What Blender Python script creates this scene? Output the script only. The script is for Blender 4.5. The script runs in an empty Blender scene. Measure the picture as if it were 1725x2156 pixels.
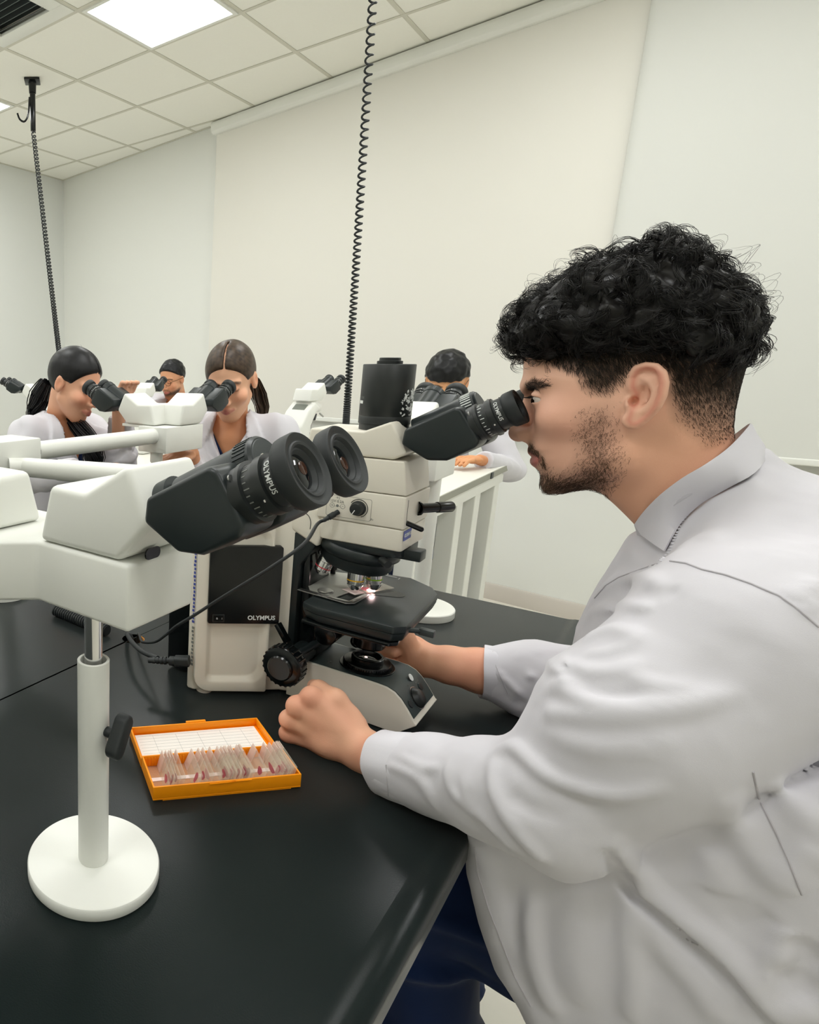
import bpy, bmesh, math, random
import numpy as np
from mathutils import Vector, Matrix, Euler

# ------------------------------------------------------------------ camera, world, light, exposure
SC = bpy.context.scene
COL = SC.collection
R = math.radians
CAM_H = 1.40                     # camera height over the floor
PITCH = R(12.86)                 # looking slightly down
FPX, PPX, PPY = 1368.0, 195.0, 1078.0   # focal length and principal point, px of the 1725 x 2156 frame
cam_d = bpy.data.cameras.new('camera')
cam_d.sensor_fit = 'HORIZONTAL'
cam_d.sensor_width = 36.0
cam_d.lens = FPX / 1725 * 36.0
cam_d.shift_x = (862.5 - PPX) / 1725
cam_d.clip_start = 0.02
cam = bpy.data.objects.new('camera', cam_d)
cam.location = (0, 0, CAM_H)
cam.rotation_euler = (R(90) - PITCH, 0, 0)
COL.objects.link(cam)
SC.camera = cam
world = bpy.data.worlds.new('world')
SC.world = world
world.use_nodes = True
world.node_tree.nodes['Background'].inputs[0].default_value = (0.80, 0.88, 1.0, 1)
world.node_tree.nodes['Background'].inputs[1].default_value = 0.5
SC.view_settings.view_transform = 'Standard'
SC.view_settings.look = 'None'
SC.view_settings.gamma = 1.0
SC.view_settings.use_curve_mapping = False
SC.view_settings.exposure = 0.0
LAMP = 18.2                      # radiance of the ceiling panels
SC.cycles.max_bounces = 10
SC.cycles.diffuse_bounces = 6
SC.cycles.transparent_max_bounces = 24

# ------------------------------------------------------------------ room frame
AZ = R(-43.5)                    # the ceiling grid and the tables are turned this much against the camera
TABLE = 0.90                     # height of the black benches
CEIL = CAM_H + 1.799
UI = Vector((math.cos(AZ), math.sin(AZ), 0))
UJ = Vector((-math.sin(AZ), math.cos(AZ), 0))
def W(i, j, z=0.0):              # room coordinates (i towards the front right, j towards the back right) to world
    return UI * i + UJ * j + Vector((0, 0, z))
CP, SP = math.cos(PITCH), math.sin(PITCH)
def ray(x, y):
    u, v = (x - PPX) / FPX, (y - PPY) / FPX
    return Vector((u, CP - v * SP, -SP - v * CP))
CAMV = Vector((0, 0, CAM_H))
def on_z(x, y, z):               # measured point of the photograph at height z
    r = ray(x, y); return CAMV + r * ((z - CAM_H) / r.z)
def on_y(x, y, Y):
    r = ray(x, y); return CAMV + r * (Y / r.y)
def on_plane(x, y, P, n):
    r = ray(x, y); return CAMV + r * ((P - CAMV).dot(n) / r.dot(n))

# ------------------------------------------------------------------ materials
def lin(c):
    return tuple(((v / 255) / 12.92 if v / 255 <= 0.04045 else ((v / 255 + 0.055) / 1.055) ** 2.4) for v in c)
MATS = {}
def mat(name, rgb, rough=0.5, metal=0.0, bump=0.0, bscale=200.0, spec=0.5, var=0.0, vscale=8.0, coat=0.0, sss=0.0, sheen=0.0, alpha=1.0, trans=0.0, ior=1.45):
    m = bpy.data.materials.new(name); m.use_nodes = True
    nt = m.node_tree; b = nt.nodes['Principled BSDF']
    c = lin(rgb) + (1,)
    b.inputs['Base Color'].default_value = c
    b.inputs['Roughness'].default_value = rough
    b.inputs['Metallic'].default_value = metal
    b.inputs['Specular IOR Level'].default_value = spec
    b.inputs['Coat Weight'].default_value = coat
    b.inputs['Sheen Weight'].default_value = sheen
    b.inputs['Alpha'].default_value = alpha
    b.inputs['Transmission Weight'].default_value = trans
    b.inputs['IOR'].default_value = ior
    if sss:
        b.inputs['Subsurface Weight'].default_value = sss
        b.inputs['Subsurface Radius'].default_value = (0.012, 0.004, 0.002)
        b.inputs['Subsurface Scale'].default_value = 0.35
    tc = nt.nodes.new('ShaderNodeTexCoord')
    if var > 0:
        n = nt.nodes.new('ShaderNodeTexNoise'); n.inputs['Scale'].default_value = vscale; n.inputs['Detail'].default_value = 4
        nt.links.new(tc.outputs['Object'], n.inputs['Vector'])
        mx = nt.nodes.new('ShaderNodeMix'); mx.data_type = 'RGBA'
        mx.inputs[6].default_value = tuple(v * (1 - var) for v in c[:3]) + (1,)
        mx.inputs[7].default_value = tuple(min(1, v * (1 + var)) for v in c[:3]) + (1,)
        nt.links.new(n.outputs['Fac'], mx.inputs[0]); nt.links.new(mx.outputs[2], b.inputs['Base Color'])
    if bump > 0:
        n2 = nt.nodes.new('ShaderNodeTexNoise'); n2.inputs['Scale'].default_value = bscale; n2.inputs['Detail'].default_value = 3
        nt.links.new(tc.outputs['Object'], n2.inputs['Vector'])
        bp = nt.nodes.new('ShaderNodeBump'); bp.inputs['Strength'].default_value = bump; bp.inputs['Distance'].default_value = 0.001
        nt.links.new(n2.outputs['Fac'], bp.inputs['Height']); nt.links.new(bp.outputs['Normal'], b.inputs['Normal'])
    MATS[name] = m
    return m
def attr_mat(name, rough, attr='col', sss=0.0, bump=0.0, bscale=300.0, spec=0.5):
    m = mat(name, (200, 150, 120), rough, bump=bump, bscale=bscale, sss=sss, spec=spec)
    nt = m.node_tree
    a = nt.nodes.new('ShaderNodeVertexColor'); a.layer_name = attr
    nt.links.new(a.outputs['Color'], nt.nodes['Principled BSDF'].inputs['Base Color'])
    return m
def emit(name, rgb, s):
    m = bpy.data.materials.new(name); m.use_nodes = True
    b = m.node_tree.nodes['Principled BSDF']
    b.inputs['Base Color'].default_value = (0.8, 0.8, 0.8, 1)
    b.inputs['Emission Color'].default_value = lin(rgb) + (1,)
    b.inputs['Emission Strength'].default_value = s
    MATS[name] = m
    return m
wall_m = mat('wall_paint', (226, 227, 222), 0.85, bump=0.05, bscale=90)
wall_left_m = mat('wall_paint_grey', (224, 226, 223), 0.85, bump=0.05, bscale=90)
ceil_m = mat('ceiling_tile_mineral', (240, 239, 231), 0.95, bump=0.35, bscale=420, var=0.015, vscale=60)
runner_m = mat('ceiling_runner_paint', (205, 203, 190), 0.6)
blind_m = mat('blind_cloth', (224, 222, 214), 0.9, bump=0.05, bscale=700)
blind2_m = mat('blind_cloth_pale', (214, 215, 210), 0.9, bump=0.05, bscale=700)
floor_m = mat('floor_vinyl', (222, 218, 206), 0.4, var=0.03, vscale=30)
base_m = mat('baseboard_vinyl', (200, 193, 184), 0.5)
white_m = mat('white_enamel', (228, 229, 223), 0.38, bump=0.015, bscale=900, spec=0.4)
cream_m = mat('cream_enamel', (226, 221, 208), 0.38, bump=0.015, bscale=900, spec=0.4)
bench_m = mat('white_laminate', (228, 227, 218), 0.45)
benchedge_m = mat('grey_edge_band', (150, 150, 138), 0.5)
black_m = mat('black_plastic', (30, 37, 38), 0.38, bump=0.03, bscale=900)
rubber_m = mat('black_rubber', (34, 38, 39), 0.55, bump=0.06, bscale=700)
metalblk_m = mat('black_anodised', (30, 34, 34), 0.42, spec=0.6)
gloss_m = mat('black_gloss', (8, 12, 13), 0.18)
greyblk_m = mat('charcoal_plastic', (52, 58, 58), 0.45)
chrome_m = mat('chrome', (215, 215, 215), 0.12, metal=1.0)
steel_m = mat('brushed_steel', (180, 180, 178), 0.3, metal=1.0)
print_m = mat('white_print', (225, 228, 226), 0.6)
printg_m = mat('grey_print', (120, 122, 118), 0.6)
blueprint_m = mat('blue_print', (70, 82, 160), 0.5)
blue_m = mat('blue_fabric', (40, 92, 180), 0.7)
bluel_m = mat('blue_plastic', (94, 140, 208), 0.5)
orange_m = mat('orange_plastic', (250, 152, 8), 0.4, spec=0.4)
paper_m = mat('index_paper', (240, 236, 230), 0.8)
cork_m = mat('cork_foam', (190, 140, 105), 0.95, var=0.3, vscale=900)
wood_m = mat('particle_board', (178, 122, 58), 0.8, var=0.35, vscale=120)
red_m = mat('red_band', (190, 35, 55), 0.4)
yel_m = mat('yellow_band', (235, 180, 25), 0.4)
grn_m = mat('green_band', (150, 195, 40), 0.4)
glass_m = mat('slide_glass', (244, 236, 218), 0.05, alpha=0.22, spec=0.6)
smear_m = mat('pink_stain', (186, 88, 104), 0.5, alpha=0.85, var=0.4, vscale=220)
label_m = mat('frosted_label', (242, 226, 222), 0.7)
lens_m = mat('coated_lens', (14, 18, 20), 0.06, spec=0.4)
amber_m = mat('amber_reflection', (60, 38, 28), 0.12, spec=0.35)  # tint stands in for the warm reflection in the eyepieces
lamp_m = emit('led_diffuser', (251, 252, 251), LAMP)
glow_m = emit('lit_specimen', (255, 205, 196), 14.0)
spark_m = emit('lit_field_lens', (255, 205, 190), 2.5)
# bench top: black phenolic with a leathery grain
table_m = mat('black_phenolic', (8, 20, 20), 0.27, bump=0.10, bscale=650, spec=0.17, sheen=0.12)

# ------------------------------------------------------------------ mesh helpers
class G:
    """one mesh being put together"""
    def __init__(s): s.bm = bmesh.new()
    def verts(s, pts, M=None): return [s.bm.verts.new(M @ Vector(p) if M else p) for p in pts]
    def face(s, vs):
        try: return s.bm.faces.new(vs)
        except ValueError: return None
    def box(s, x0, x1, y0, y1, z0, z1, M=None):
        v = s.verts([(x0,y0,z0),(x1,y0,z0),(x1,y1,z0),(x0,y1,z0),(x0,y0,z1),(x1,y0,z1),(x1,y1,z1),(x0,y1,z1)], M)
        for q in ((3,2,1,0),(4,5,6,7),(0,1,5,4),(1,2,6,5),(2,3,7,6),(3,0,4,7)): s.face([v[k] for k in q])
        return s
    def prism(s, poly, lo, hi, axis='z', M=None, poly2=None):
        f = {'z': lambda p, t: (p[0], p[1], t), 'y': lambda p, t: (p[0], t, p[1]), 'x': lambda p, t: (t, p[0], p[1])}[axis]
        a = s.verts([f(p, lo) for p in poly], M); b = s.verts([f(p, hi) for p in (poly2 or poly)], M); n = len(poly)
        s.face(a[::-1]); s.face(b)
        for k in range(n): s.face([a[k], a[(k+1)%n], b[(k+1)%n], b[k]])
        return s
    def lathe(s, prof, M=None, seg=32, a0=0.0, a1=2*math.pi):
        rings = []; full = abs(a1 - a0 - 2*math.pi) < 1e-6
        n = seg if full else seg + 1
        for r, z in prof:
            if r < 1e-7: rings.append(s.verts([(0, 0, z)], M))
            else: rings.append(s.verts([(r*math.cos(a0+(a1-a0)*k/seg), r*math.sin(a0+(a1-a0)*k/seg), z) for k in range(n)], M))
        for A, B in zip(rings, rings[1:]):
            for k in range(seg):
                k2 = (k+1) % n
                if len(A) == 1 and len(B) == 1: continue
                if len(A) == 1: s.face([A[0], B[k2], B[k]])
                elif len(B) == 1: s.face([A[k], A[k2], B[0]])
                else: s.face([A[k], A[k2], B[k2], B[k]])
        return s
    def cyl(s, p0, p1, r0, r1=None, seg=24):
        p0, p1 = Vector(p0), Vector(p1); d = p1 - p0
        M = Matrix.Translation(p0) @ d.to_track_quat('Z', 'Y').to_matrix().to_4x4()
        L = d.length; r1 = r0 if r1 is None else r1
        return s.lathe([(0, 0), (r0, 0), (r1, L), (0, L)], M, seg)
    def ball(s, c, r, seg=16, sc=(1, 1, 1)):
        M = Matrix.Translation(Vector(c)) @ Matrix.Diagonal(Vector(sc)).to_4x4()
        return s.lathe([(r*math.sin(math.pi*k/(seg//2)), -r*math.cos(math.pi*k/(seg//2))) for k in range(seg//2+1)], M, seg)
    def tube(s, path, r, seg=8, cap=True):
        path = [Vector(p) for p in path]; n = len(path); rr = r if hasattr(r, '__len__') else [r]*n
        up = None; rings = []
        for k in range(n):
            t = (path[min(k+1, n-1)] - path[max(k-1, 0)])
            if t.length < 1e-9: t = Vector((0, 0, 1))
            t.normalize()
            if up is None:
                up = Vector((0, 0, 1)) if abs(t.z) < 0.9 else Vector((1, 0, 0))
            x = up - t * up.dot(t); x.normalize(); up = x; y = t.cross(x)
            rings.append(s.verts([path[k] + (x*math.cos(2*math.pi*q/seg) + y*math.sin(2*math.pi*q/seg))*rr[k] for q in range(seg)]))
        for A, B in zip(rings, rings[1:]):
            for q in range(seg): s.face([A[q], A[(q+1)%seg], B[(q+1)%seg], B[q]])
        if cap: s.face(rings[0][::-1]); s.face(rings[-1])
        return s
    def rbox(s, x0, x1, y0, y1, z0, z1, r, axis='z', n=5, M=None):
        # box whose four edges along axis are rounded
        def rr(u0, u1, v0, v1):
            o = []
            for cu, cv, a in ((u1-r, v1-r, 0), (u0+r, v1-r, 90), (u0+r, v0+r, 180), (u1-r, v0+r, 270)):
                for k in range(n+1):
                    t = R(a + 90*k/n); o.append((cu + r*math.cos(t), cv + r*math.sin(t)))
            return o
        if axis == 'z': return s.prism(rr(x0, x1, y0, y1), z0, z1, 'z', M)
        if axis == 'y': return s.prism(rr(x0, x1, z0, z1), y0, y1, 'y', M)
        return s.prism(rr(y0, y1, z0, z1), x0, x1, 'x', M)
def smooth_path(pts, n=8):
    P = [Vector(p) for p in pts]; out = []
    for k in range(len(P)-1):
        p0, p1, p2, p3 = P[max(k-1, 0)], P[k], P[k+1], P[min(k+2, len(P)-1)]
        for q in range(n):
            t = q/n
            out.append(0.5*((2*p1) + (p2-p0)*t + (2*p0-5*p1+4*p2-p3)*t*t + (3*p1-p0-3*p2+p3)*t**3))
    out.append(P[-1]); return out
def obj(name, g, m, parent=None, bevel=0.0, seg=2, angle=35, label=None, kind=None, cat=None, group=None):
    bm = g.bm
    bmesh.ops.recalc_face_normals(bm, faces=bm.faces)
    if bevel > 0:
        es = [e for e in bm.edges if len(e.link_faces) == 2 and e.calc_face_angle(0) > R(28)]
        if es: bmesh.ops.bevel(bm, geom=es, offset=bevel, segments=seg, profile=0.5, affect='EDGES', clamp_overlap=True)
    me = bpy.data.meshes.new(name); bm.to_mesh(me); bm.free()
    return mobj(name, me, m, parent, angle, label, kind, cat, group)
def mobj(name, me, m, parent=None, angle=35, label=None, kind=None, cat=None, group=None):
    if m is not None and not me.materials: me.materials.append(m)
    for p in me.polygons: p.use_smooth = True
    if angle < 180: me.set_sharp_from_angle(angle=R(angle))
    o = bpy.data.objects.new(name, me); COL.objects.link(o)
    if parent: o.parent = parent
    return tag(o, label, cat, group, kind)
def tag(o, label=None, cat=None, group=None, kind=None):
    if label: o['label'] = label
    if cat: o['category'] = cat
    if group: o['group'] = group
    if kind: o['kind'] = kind
    return o
def thing(name, label, cat, loc=(0, 0, 0), rz=0.0, group=None):
    o = bpy.data.objects.new(name, None); COL.objects.link(o)
    o.empty_display_size = 0.05
    o.location = loc; o.rotation_euler = (0, 0, rz)
    return tag(o, label, cat, group)
def node(name, parent, M, label=None):       # an Empty that only carries a pose inside a thing (never used as a part of its own)
    o = bpy.data.objects.new(name, None); COL.objects.link(o); o.parent = parent; o.matrix_local = M
    return o
def text_mesh(body, size, extrude=0.0003, align='CENTER', bold=0.0):
    cu = bpy.data.curves.new('lettering', 'FONT'); cu.body = body; cu.size = size; cu.extrude = extrude
    cu.align_x = align; cu.align_y = 'CENTER'; cu.offset = bold; cu.resolution_u = 3
    o = bpy.data.objects.new('lettering', cu); COL.objects.link(o)
    bpy.context.view_layer.update()
    me = bpy.data.meshes.new_from_object(o, depsgraph=bpy.context.evaluated_depsgraph_get())
    bpy.data.objects.remove(o); bpy.data.curves.remove(cu)
    return me
def lettering(name, body, size, m, parent, M, sx=1.0, bold=0.0, extrude=0.0003):
    me = text_mesh(body, size, extrude, bold=bold)
    me.transform(Matrix.Diagonal((sx, 1, 1, 1))); me.transform(M)
    return mobj(name, me, m, parent, angle=30)
def basis(o, x, y):              # matrix with local x, y axes (z out of the surface) at o
    x = Vector(x).normalized(); y = Vector(y); y = (y - x*y.dot(x)).normalized(); z = x.cross(y)
    M = Matrix((x, y, z)).transposed().to_4x4(); M.translation = Vector(o)
    return M
# ------------------------------------------------------------------ the room
WR0, WR1 = Vector((-5.132, 4.976)), Vector((-0.871, 4.401))      # the right wall is a little off the ceiling grid
WD = (WR1 - WR0).normalized(); WN = Vector((-WD.y, WD.x))           # along it, and out of the room
def wj(i): return WR0.y + (i - WR0.x) * WD.y / WD.x
IL, IR, JN = -5.132, 3.0, -3.4
def room_obj(name, g, m, **k):
    o = obj(name, g, m, **k); o.rotation_euler = (0, 0, AZ); return o
def struct(name, g, m, **k): return room_obj(name, g, m, kind='structure', **k)
TH = 0.12
struct('wall_left', G().box(IL-TH, IL, JN-TH, WR0.y+TH, 0, CEIL+0.05), wall_left_m)
struct('wall_right', G().prism([(IL-TH, wj(IL-TH)), (IR+TH, wj(IR+TH)), (IR+TH, wj(IR+TH)+TH), (IL-TH, wj(IL-TH)+TH)], 0, CEIL+0.05), wall_m)
struct('wall_front', G().box(IR, IR+TH, JN-TH, wj(IR), 0, CEIL+0.05), wall_m)
struct('wall_back', G().box(IL, IR, JN-TH, JN, 0, CEIL+0.05), wall_m)
struct('floor', G().prism([(IL-TH, JN-TH), (IR+TH, JN-TH), (IR+TH, wj(IR+TH)+TH), (IL-TH, wj(IL-TH)+TH)], -0.1, 0.0), floor_m)
def along_wall(s, off, z):       # point on the right wall, s metres from the far corner, off into the room
    p = WR0 + WD*s - WN*off
    return W(p.x, p.y, z)
def wall_frame(s, z):            # x along the wall, y into the room, z up
    M = basis(along_wall(s, 0, z), UI*WD.x + UJ*WD.y, (0, 0, 1))      # z of basis: x cross up
    x = (UI*WD.x + UJ*WD.y); y = -(UI*WN.x + UJ*WN.y)
    M = Matrix((x, y, Vector((0, 0, 1)))).transposed().to_4x4(); M.translation = along_wall(s, 0, z); return M
bb = obj('baseboard_right', G().prism([(0.0005, 0), (0.014, 0), (0.014, 0.085), (0.006, 0.098), (0.0005, 0.1)], 0.0, 8.0, 'x'), base_m, kind='structure')
bb.matrix_world = wall_frame(0, 0)

# ceiling: mineral tiles laid in a T-bar grid, lamps and an air vent in some bays
TS, GI0, GJ0 = 0.61, -3.957, 2.773
ceiling = struct('ceiling', G().prism([(IL-TH, JN-TH), (IR+TH, JN-TH), (IR+TH, wj(IR+TH)+TH), (IL-TH, wj(IL-TH)+TH)], CEIL+0.05, CEIL+0.12), ceil_m)
LIGHT_BAYS = [(c, r) for c in (-1, 2, 5, 8) for r in (0, -3, -6)]
VENT_BAY = (1, -1)
c0, c1, r0, r1 = -2, 11, -10, 3
def clip_poly(poly):             # keep a tile inside the room
    def cut(P, f):
        out = []
        for a, b in zip(P, P[1:]+P[:1]):
            fa, fb = f(a), f(b)
            if fa >= 0: out.append(a)
            if fa*fb < 0:
                t = fa/(fa-fb); out.append((a[0]+(b[0]-a[0])*t, a[1]+(b[1]-a[1])*t))
        return out
    for f in (lambda p: p[0]-IL-0.002, lambda p: IR-0.002-p[0], lambda p: p[1]-JN-0.002, lambda p: wj(p[0])-0.002-p[1]):
        if len(poly) >= 3: poly = cut(poly, f)
    return poly
tile_mesh = None
for c in range(c0, c1+1):
    for r in range(r0, r1+1):
        if (c, r) in LIGHT_BAYS or (c, r) == VENT_BAY: continue
        i0, j0 = GI0 + c*TS + 0.006, GJ0 + r*TS + 0.006
        q = [(i0, j0), (i0+TS-0.012, j0), (i0+TS-0.012, j0+TS-0.012), (i0, j0+TS-0.012)]
        p = clip_poly(q)
        if len(p) < 3: continue
        if p == q:
            if tile_mesh is None:
                t = obj('ceiling_tile', G().box(0, TS-0.012, 0, TS-0.012, 0, 0.015), ceil_m, ceiling, bevel=0.002, seg=1); tile_mesh = t.data
            else:
                t = bpy.data.objects.new('ceiling_tile', tile_mesh); COL.objects.link(t); t.parent = ceiling
            t.location = (i0, j0, CEIL + 0.003)
        else:
            obj('ceiling_tile', G().prism(p, CEIL+0.003, CEIL+0.018), ceil_m, ceiling)
for c in range(c0, c1+2):
    i = GI0 + c*TS
    if IL+0.02 < i < IR-0.02: obj('grid_runner', G().box(i-0.012, i+0.012, JN+0.003, wj(i)-0.005, CEIL, CEIL+0.0025).box(i-0.002, i+0.002, JN+0.003, wj(i)-0.005, CEIL+0.0025, CEIL+0.04), runner_m, ceiling)
for r in range(r0, r1+2):
    j = GJ0 + r*TS
    if j < JN+0.02: continue
    i1 = IR-0.005
    if j > wj(IR): i1 = min(i1, WR0.x + (j-WR0.y)*WD.x/WD.y - 0.05)
    if i1 > IL+0.1: obj('grid_runner', G().box(IL+0.003, i1, j-0.012, j+0.012, CEIL-0.0003, CEIL+0.0022).box(IL+0.003, i1, j-0.002, j+0.002, CEIL+0.0022, CEIL+0.04), runner_m, ceiling)
obj('wall_angle', G().prism([(IL+0.002, wj(IL)-0.024), (IR-0.002, wj(IR)-0.024), (IR-0.002, wj(IR)-0.001), (IL+0.002, wj(IL)-0.001)], CEIL-0.001, CEIL+0.0015), runner_m, ceiling)
obj('wall_angle', G().box(IL+0.001, IL+0.024, JN+0.01, WR0.y-0.03, CEIL-0.001, CEIL+0.0015), runner_m, ceiling)
LIGHT_LABEL = {(2, 0): 'square white ceiling lamp, lit, whole lower half in view at the top', (-1, 0): 'square white ceiling lamp, lit, beside the black cord holder at the left edge'}
for c, r in LIGHT_BAYS:
    if GJ0 + r*TS < JN: continue
    t = thing('ceiling_light', LIGHT_LABEL.get((c, r), 'square white ceiling lamp, lit, above or behind the photographer'), 'lamp',
              W(GI0 + c*TS + TS/2, GJ0 + r*TS + TS/2, CEIL), AZ, 'square ceiling lamps' )
    h = TS/2 - 0.013; k = h - 0.022
    g = G()
    for x0, x1, y0, y1 in ((-h, h, -h, -k), (-h, h, k, h), (-h, -k, -k, k), (k, h, -k, k)): g.box(x0, x1, y0, y1, -0.006, 0.03)
    obj('frame', g, white_m, t)
    obj('diffuser', G().rbox(-k, k, -k, k, -0.003, 0.02, 0.02), lamp_m, t)
# air vent
t = thing('ceiling_vent', 'white square air vent with grey louvres in the ceiling corner of the view', 'vent', W(GI0 + VENT_BAY[0]*TS + TS/2, GJ0 + VENT_BAY[1]*TS + TS/2, CEIL), AZ)
h = TS/2 - 0.013; g = G()
for x0, x1, y0, y1 in ((-h, h, -h, -0.2), (-h, h, 0.2, h), (-h, -0.2, -0.2, 0.2), (0.2, h, -0.2, 0.2)): g.box(x0, x1, y0, y1, -0.004, 0.012)
obj('face_plate', g, white_m, t, bevel=0.002)
obj('duct', G().box(-0.2, 0.2, -0.2, 0.2, 0.035, 0.045), greyblk_m, t)
vent_m = mat('vent_grey', (120, 128, 128), 0.5)
for k in range(9):
    y = -0.18 + k*0.045
    obj('louvre', G().box(-0.2, 0.2, -0.016, 0.016, -0.001, 0.001, Matrix.Translation((0, y, 0.012)) @ Matrix.Rotation(R(38), 4, 'X')), vent_m, t)

# roller blinds on the right wall
def blind(s0, s1, off, z1, label, m, edge=0.0, cassette=True):
    t = thing('roller_blind', label, 'blind', (0, 0, 0)); t.matrix_world = wall_frame(s0, 0)
    L = s1 - s0
    if cassette:
        obj('cassette', G().prism([(0.012, CEIL-0.088), (0.075, CEIL-0.088), (0.098, CEIL-0.070), (0.104, CEIL-0.03), (0.098, CEIL-0.006), (0.012, CEIL-0.006)], -0.02, L+0.02, 'x'), white_m, t, bevel=0.006)
    # cloth with a soft roll at its free edge
    n = 14; zs = (z1, CEIL-0.08 if cassette else CEIL-0.004); g = G(); fr = []; bk = []
    xs = [0.0, 0.004, 0.01, 0.02, 0.035, 0.055, 0.08, 0.12, 0.2] + [0.2 + (L-0.2)*k/6 for k in range(1, 7)]
    for z in zs:
        fr.append(g.verts([(x, off + edge*(1-math.exp(-x/0.02)) - edge + 0.0012, z) for x in xs])); bk.append(g.verts([(x, off + edge*(1-math.exp(-x/0.02)) - edge, z) for x in xs]))
    for A in (fr, bk):
        for k in range(len(xs)-1): g.face([A[0][k], A[0][k+1], A[1][k+1], A[1][k]])
    for k in (0, len(xs)-1): g.face([fr[0][k], fr[1][k], bk[1][k], bk[0][k]])
    for q in (0, 1):
        for k in range(len(xs)-1): g.face([fr[q][k], fr[q][k+1], bk[q][k+1], bk[q][k]])
    obj('cloth', g, m, t, angle=80)
    obj('hem_bar', G().rbox(0, L, off-0.007, off+0.007, z1-0.03, z1, 0.006, 'x'), white_m, t)
blind(2.06, 4.72, 0.05, 1.03, 'wide cream roller blind hanging from a white headrail along the right wall', blind_m)
blind(4.68, 7.2, 0.105, 1.0, 'paler roller blind behind the man with curly hair, its bright edge showing', blind2_m, 0.04, cassette=False)
# ------------------------------------------------------------------ benches
def bench_top(name, label, i0, i1, j0, j1, edge_r, hole=None, far=False):
    t = thing(name, label, 'table', W(i1, j0, 0), AZ)
    L = j1 - j0; D = i1 - i0; zt = TABLE; th = 0.03
    g = G(); bm = g.bm; xe = -0.03 if edge_r else 0.0
    out = [(-D, 0), (xe, 0), (xe, L), (-D, L)]
    if hole:
        hx, hy, hr = hole
        for z, flip in ((zt, False), (zt-th, True)):
            o = g.verts([(x, y, z) for x, y in out]); h = g.verts([(hx + hr*math.cos(2*math.pi*k/32), hy + hr*math.sin(2*math.pi*k/32), z) for k in range(32)])
            es = [bm.edges.new((o[k], o[(k+1) % 4])) for k in range(4)] + [bm.edges.new((h[k], h[(k+1) % 32])) for k in range(32)]
            bmesh.ops.triangle_fill(bm, use_beauty=True, use_dissolve=False, edges=es)
            if not flip: O1, H1 = o, h
            else: O2, H2 = o, h
        for A, B in ((O1, O2),):
            for k in range(4): g.face([A[k], A[(k+1) % 4], B[(k+1) % 4], B[k]])
    else:
        g.prism(out, zt-th, zt)
    obj('bench_top', g, table_m, t)
    if hole:
        hx, hy, hr = hole
        obj('cable_hole', G().lathe([(hr, zt-0.0005), (hr-0.0015, zt-0.002), (hr-0.0015, zt-th), (hr+0.001, zt-th)], Matrix.Translation((hx, hy, 0)), 32), wood_m, t, label='raw brown rim of the cable hole')
    if edge_r:                   # raised marine edge
        pr = [(-0.0301, zt-th), (-0.0301, zt), (-0.026, zt+0.0003), (-0.021, zt+0.0014), (-0.017, zt+0.0026), (-0.013, zt+0.003), (-0.006, zt+0.0027), (-0.0025, zt+0.001), (-0.0006, zt-0.002), (0, zt-0.006), (0, zt-th+0.003), (-0.003, zt-th)]
        obj('edge_lip', G().prism(pr, 0, L, 'y'), table_m, t, angle=60)
    # steel frame and back panel
    obj('apron', G().box(-D+0.05, -0.10, 0.05, 0.08, zt-0.11, zt-th).box(-D+0.05, -0.10, L-0.08, L-0.05, zt-0.11, zt-th).box(-D+0.05, -D+0.08, 0.08, L-0.08, zt-0.11, zt-th), gloss_m, t)
    obj('modesty_panel', G().box(-D+0.02, -D+0.035, 0.06, L-0.06, 0.15, zt-th), gloss_m, t)
    for x in (-D+0.06, -0.16):
        for y in (0.06, L-0.11): obj('leg', G().rbox(x, x+0.05, y, y+0.05, 0, zt-th, 0.006), gloss_m, t)
    return t
hp = on_z(281, 1345, TABLE); hi_, hj_ = hp.dot(UI), hp.dot(UJ)
bench_top('lab_bench', 'black lab bench with a raised edge, under the big microscope and the slide box', -0.722, -0.121, -0.75, 1.545, True, (hi_ + 0.121, hj_ + 0.75, 0.021))
bench_top('lab_bench', 'second black lab bench, joined to the far left side of the first', -1.45, -0.7235, -0.75, 1.50, False)
def white_bench(label, i0, i1, j0, j1, h, group=None):
    t = thing('white_bench', label, 'table', W(i0, j0, 0), AZ, group)
    D, L = i1-i0, j1-j0
    obj('bench_top', G().box(0, D, 0, L, h-0.03, h), bench_m, t, bevel=0.003)
    obj('edge_band', G().box(D, D+0.002, 0, L, h-0.027, h-0.003).box(0, D, -0.002, 0, h-0.027, h-0.003), benchedge_m, t)
    obj('edge_clip', G().box(D+0.002, D+0.006, L*0.72, L*0.72+0.03, h-0.026, h-0.002), greyblk_m, t)
    obj('apron', G().box(0.02, D-0.01, 0.02, L-0.02, h-0.075, h-0.03), white_m, t)
    for y in (0.02, L*0.40, L*0.62, L-0.12):
        for x in (0.02, D-0.075): obj('leg', G().rbox(x, x+0.06, y, y+0.075, 0, h-0.075, 0.004), white_m, t, bevel=0)
    return t
WB = 0.99
white_bench('white bench at the right where the boy with the bowl haircut sits', -1.32, -0.594, 2.08, 3.17, WB)
white_bench('white bench at the back where the man with glasses sits', -2.9, -1.5, 1.75, 2.72, WB-0.02)
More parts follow.
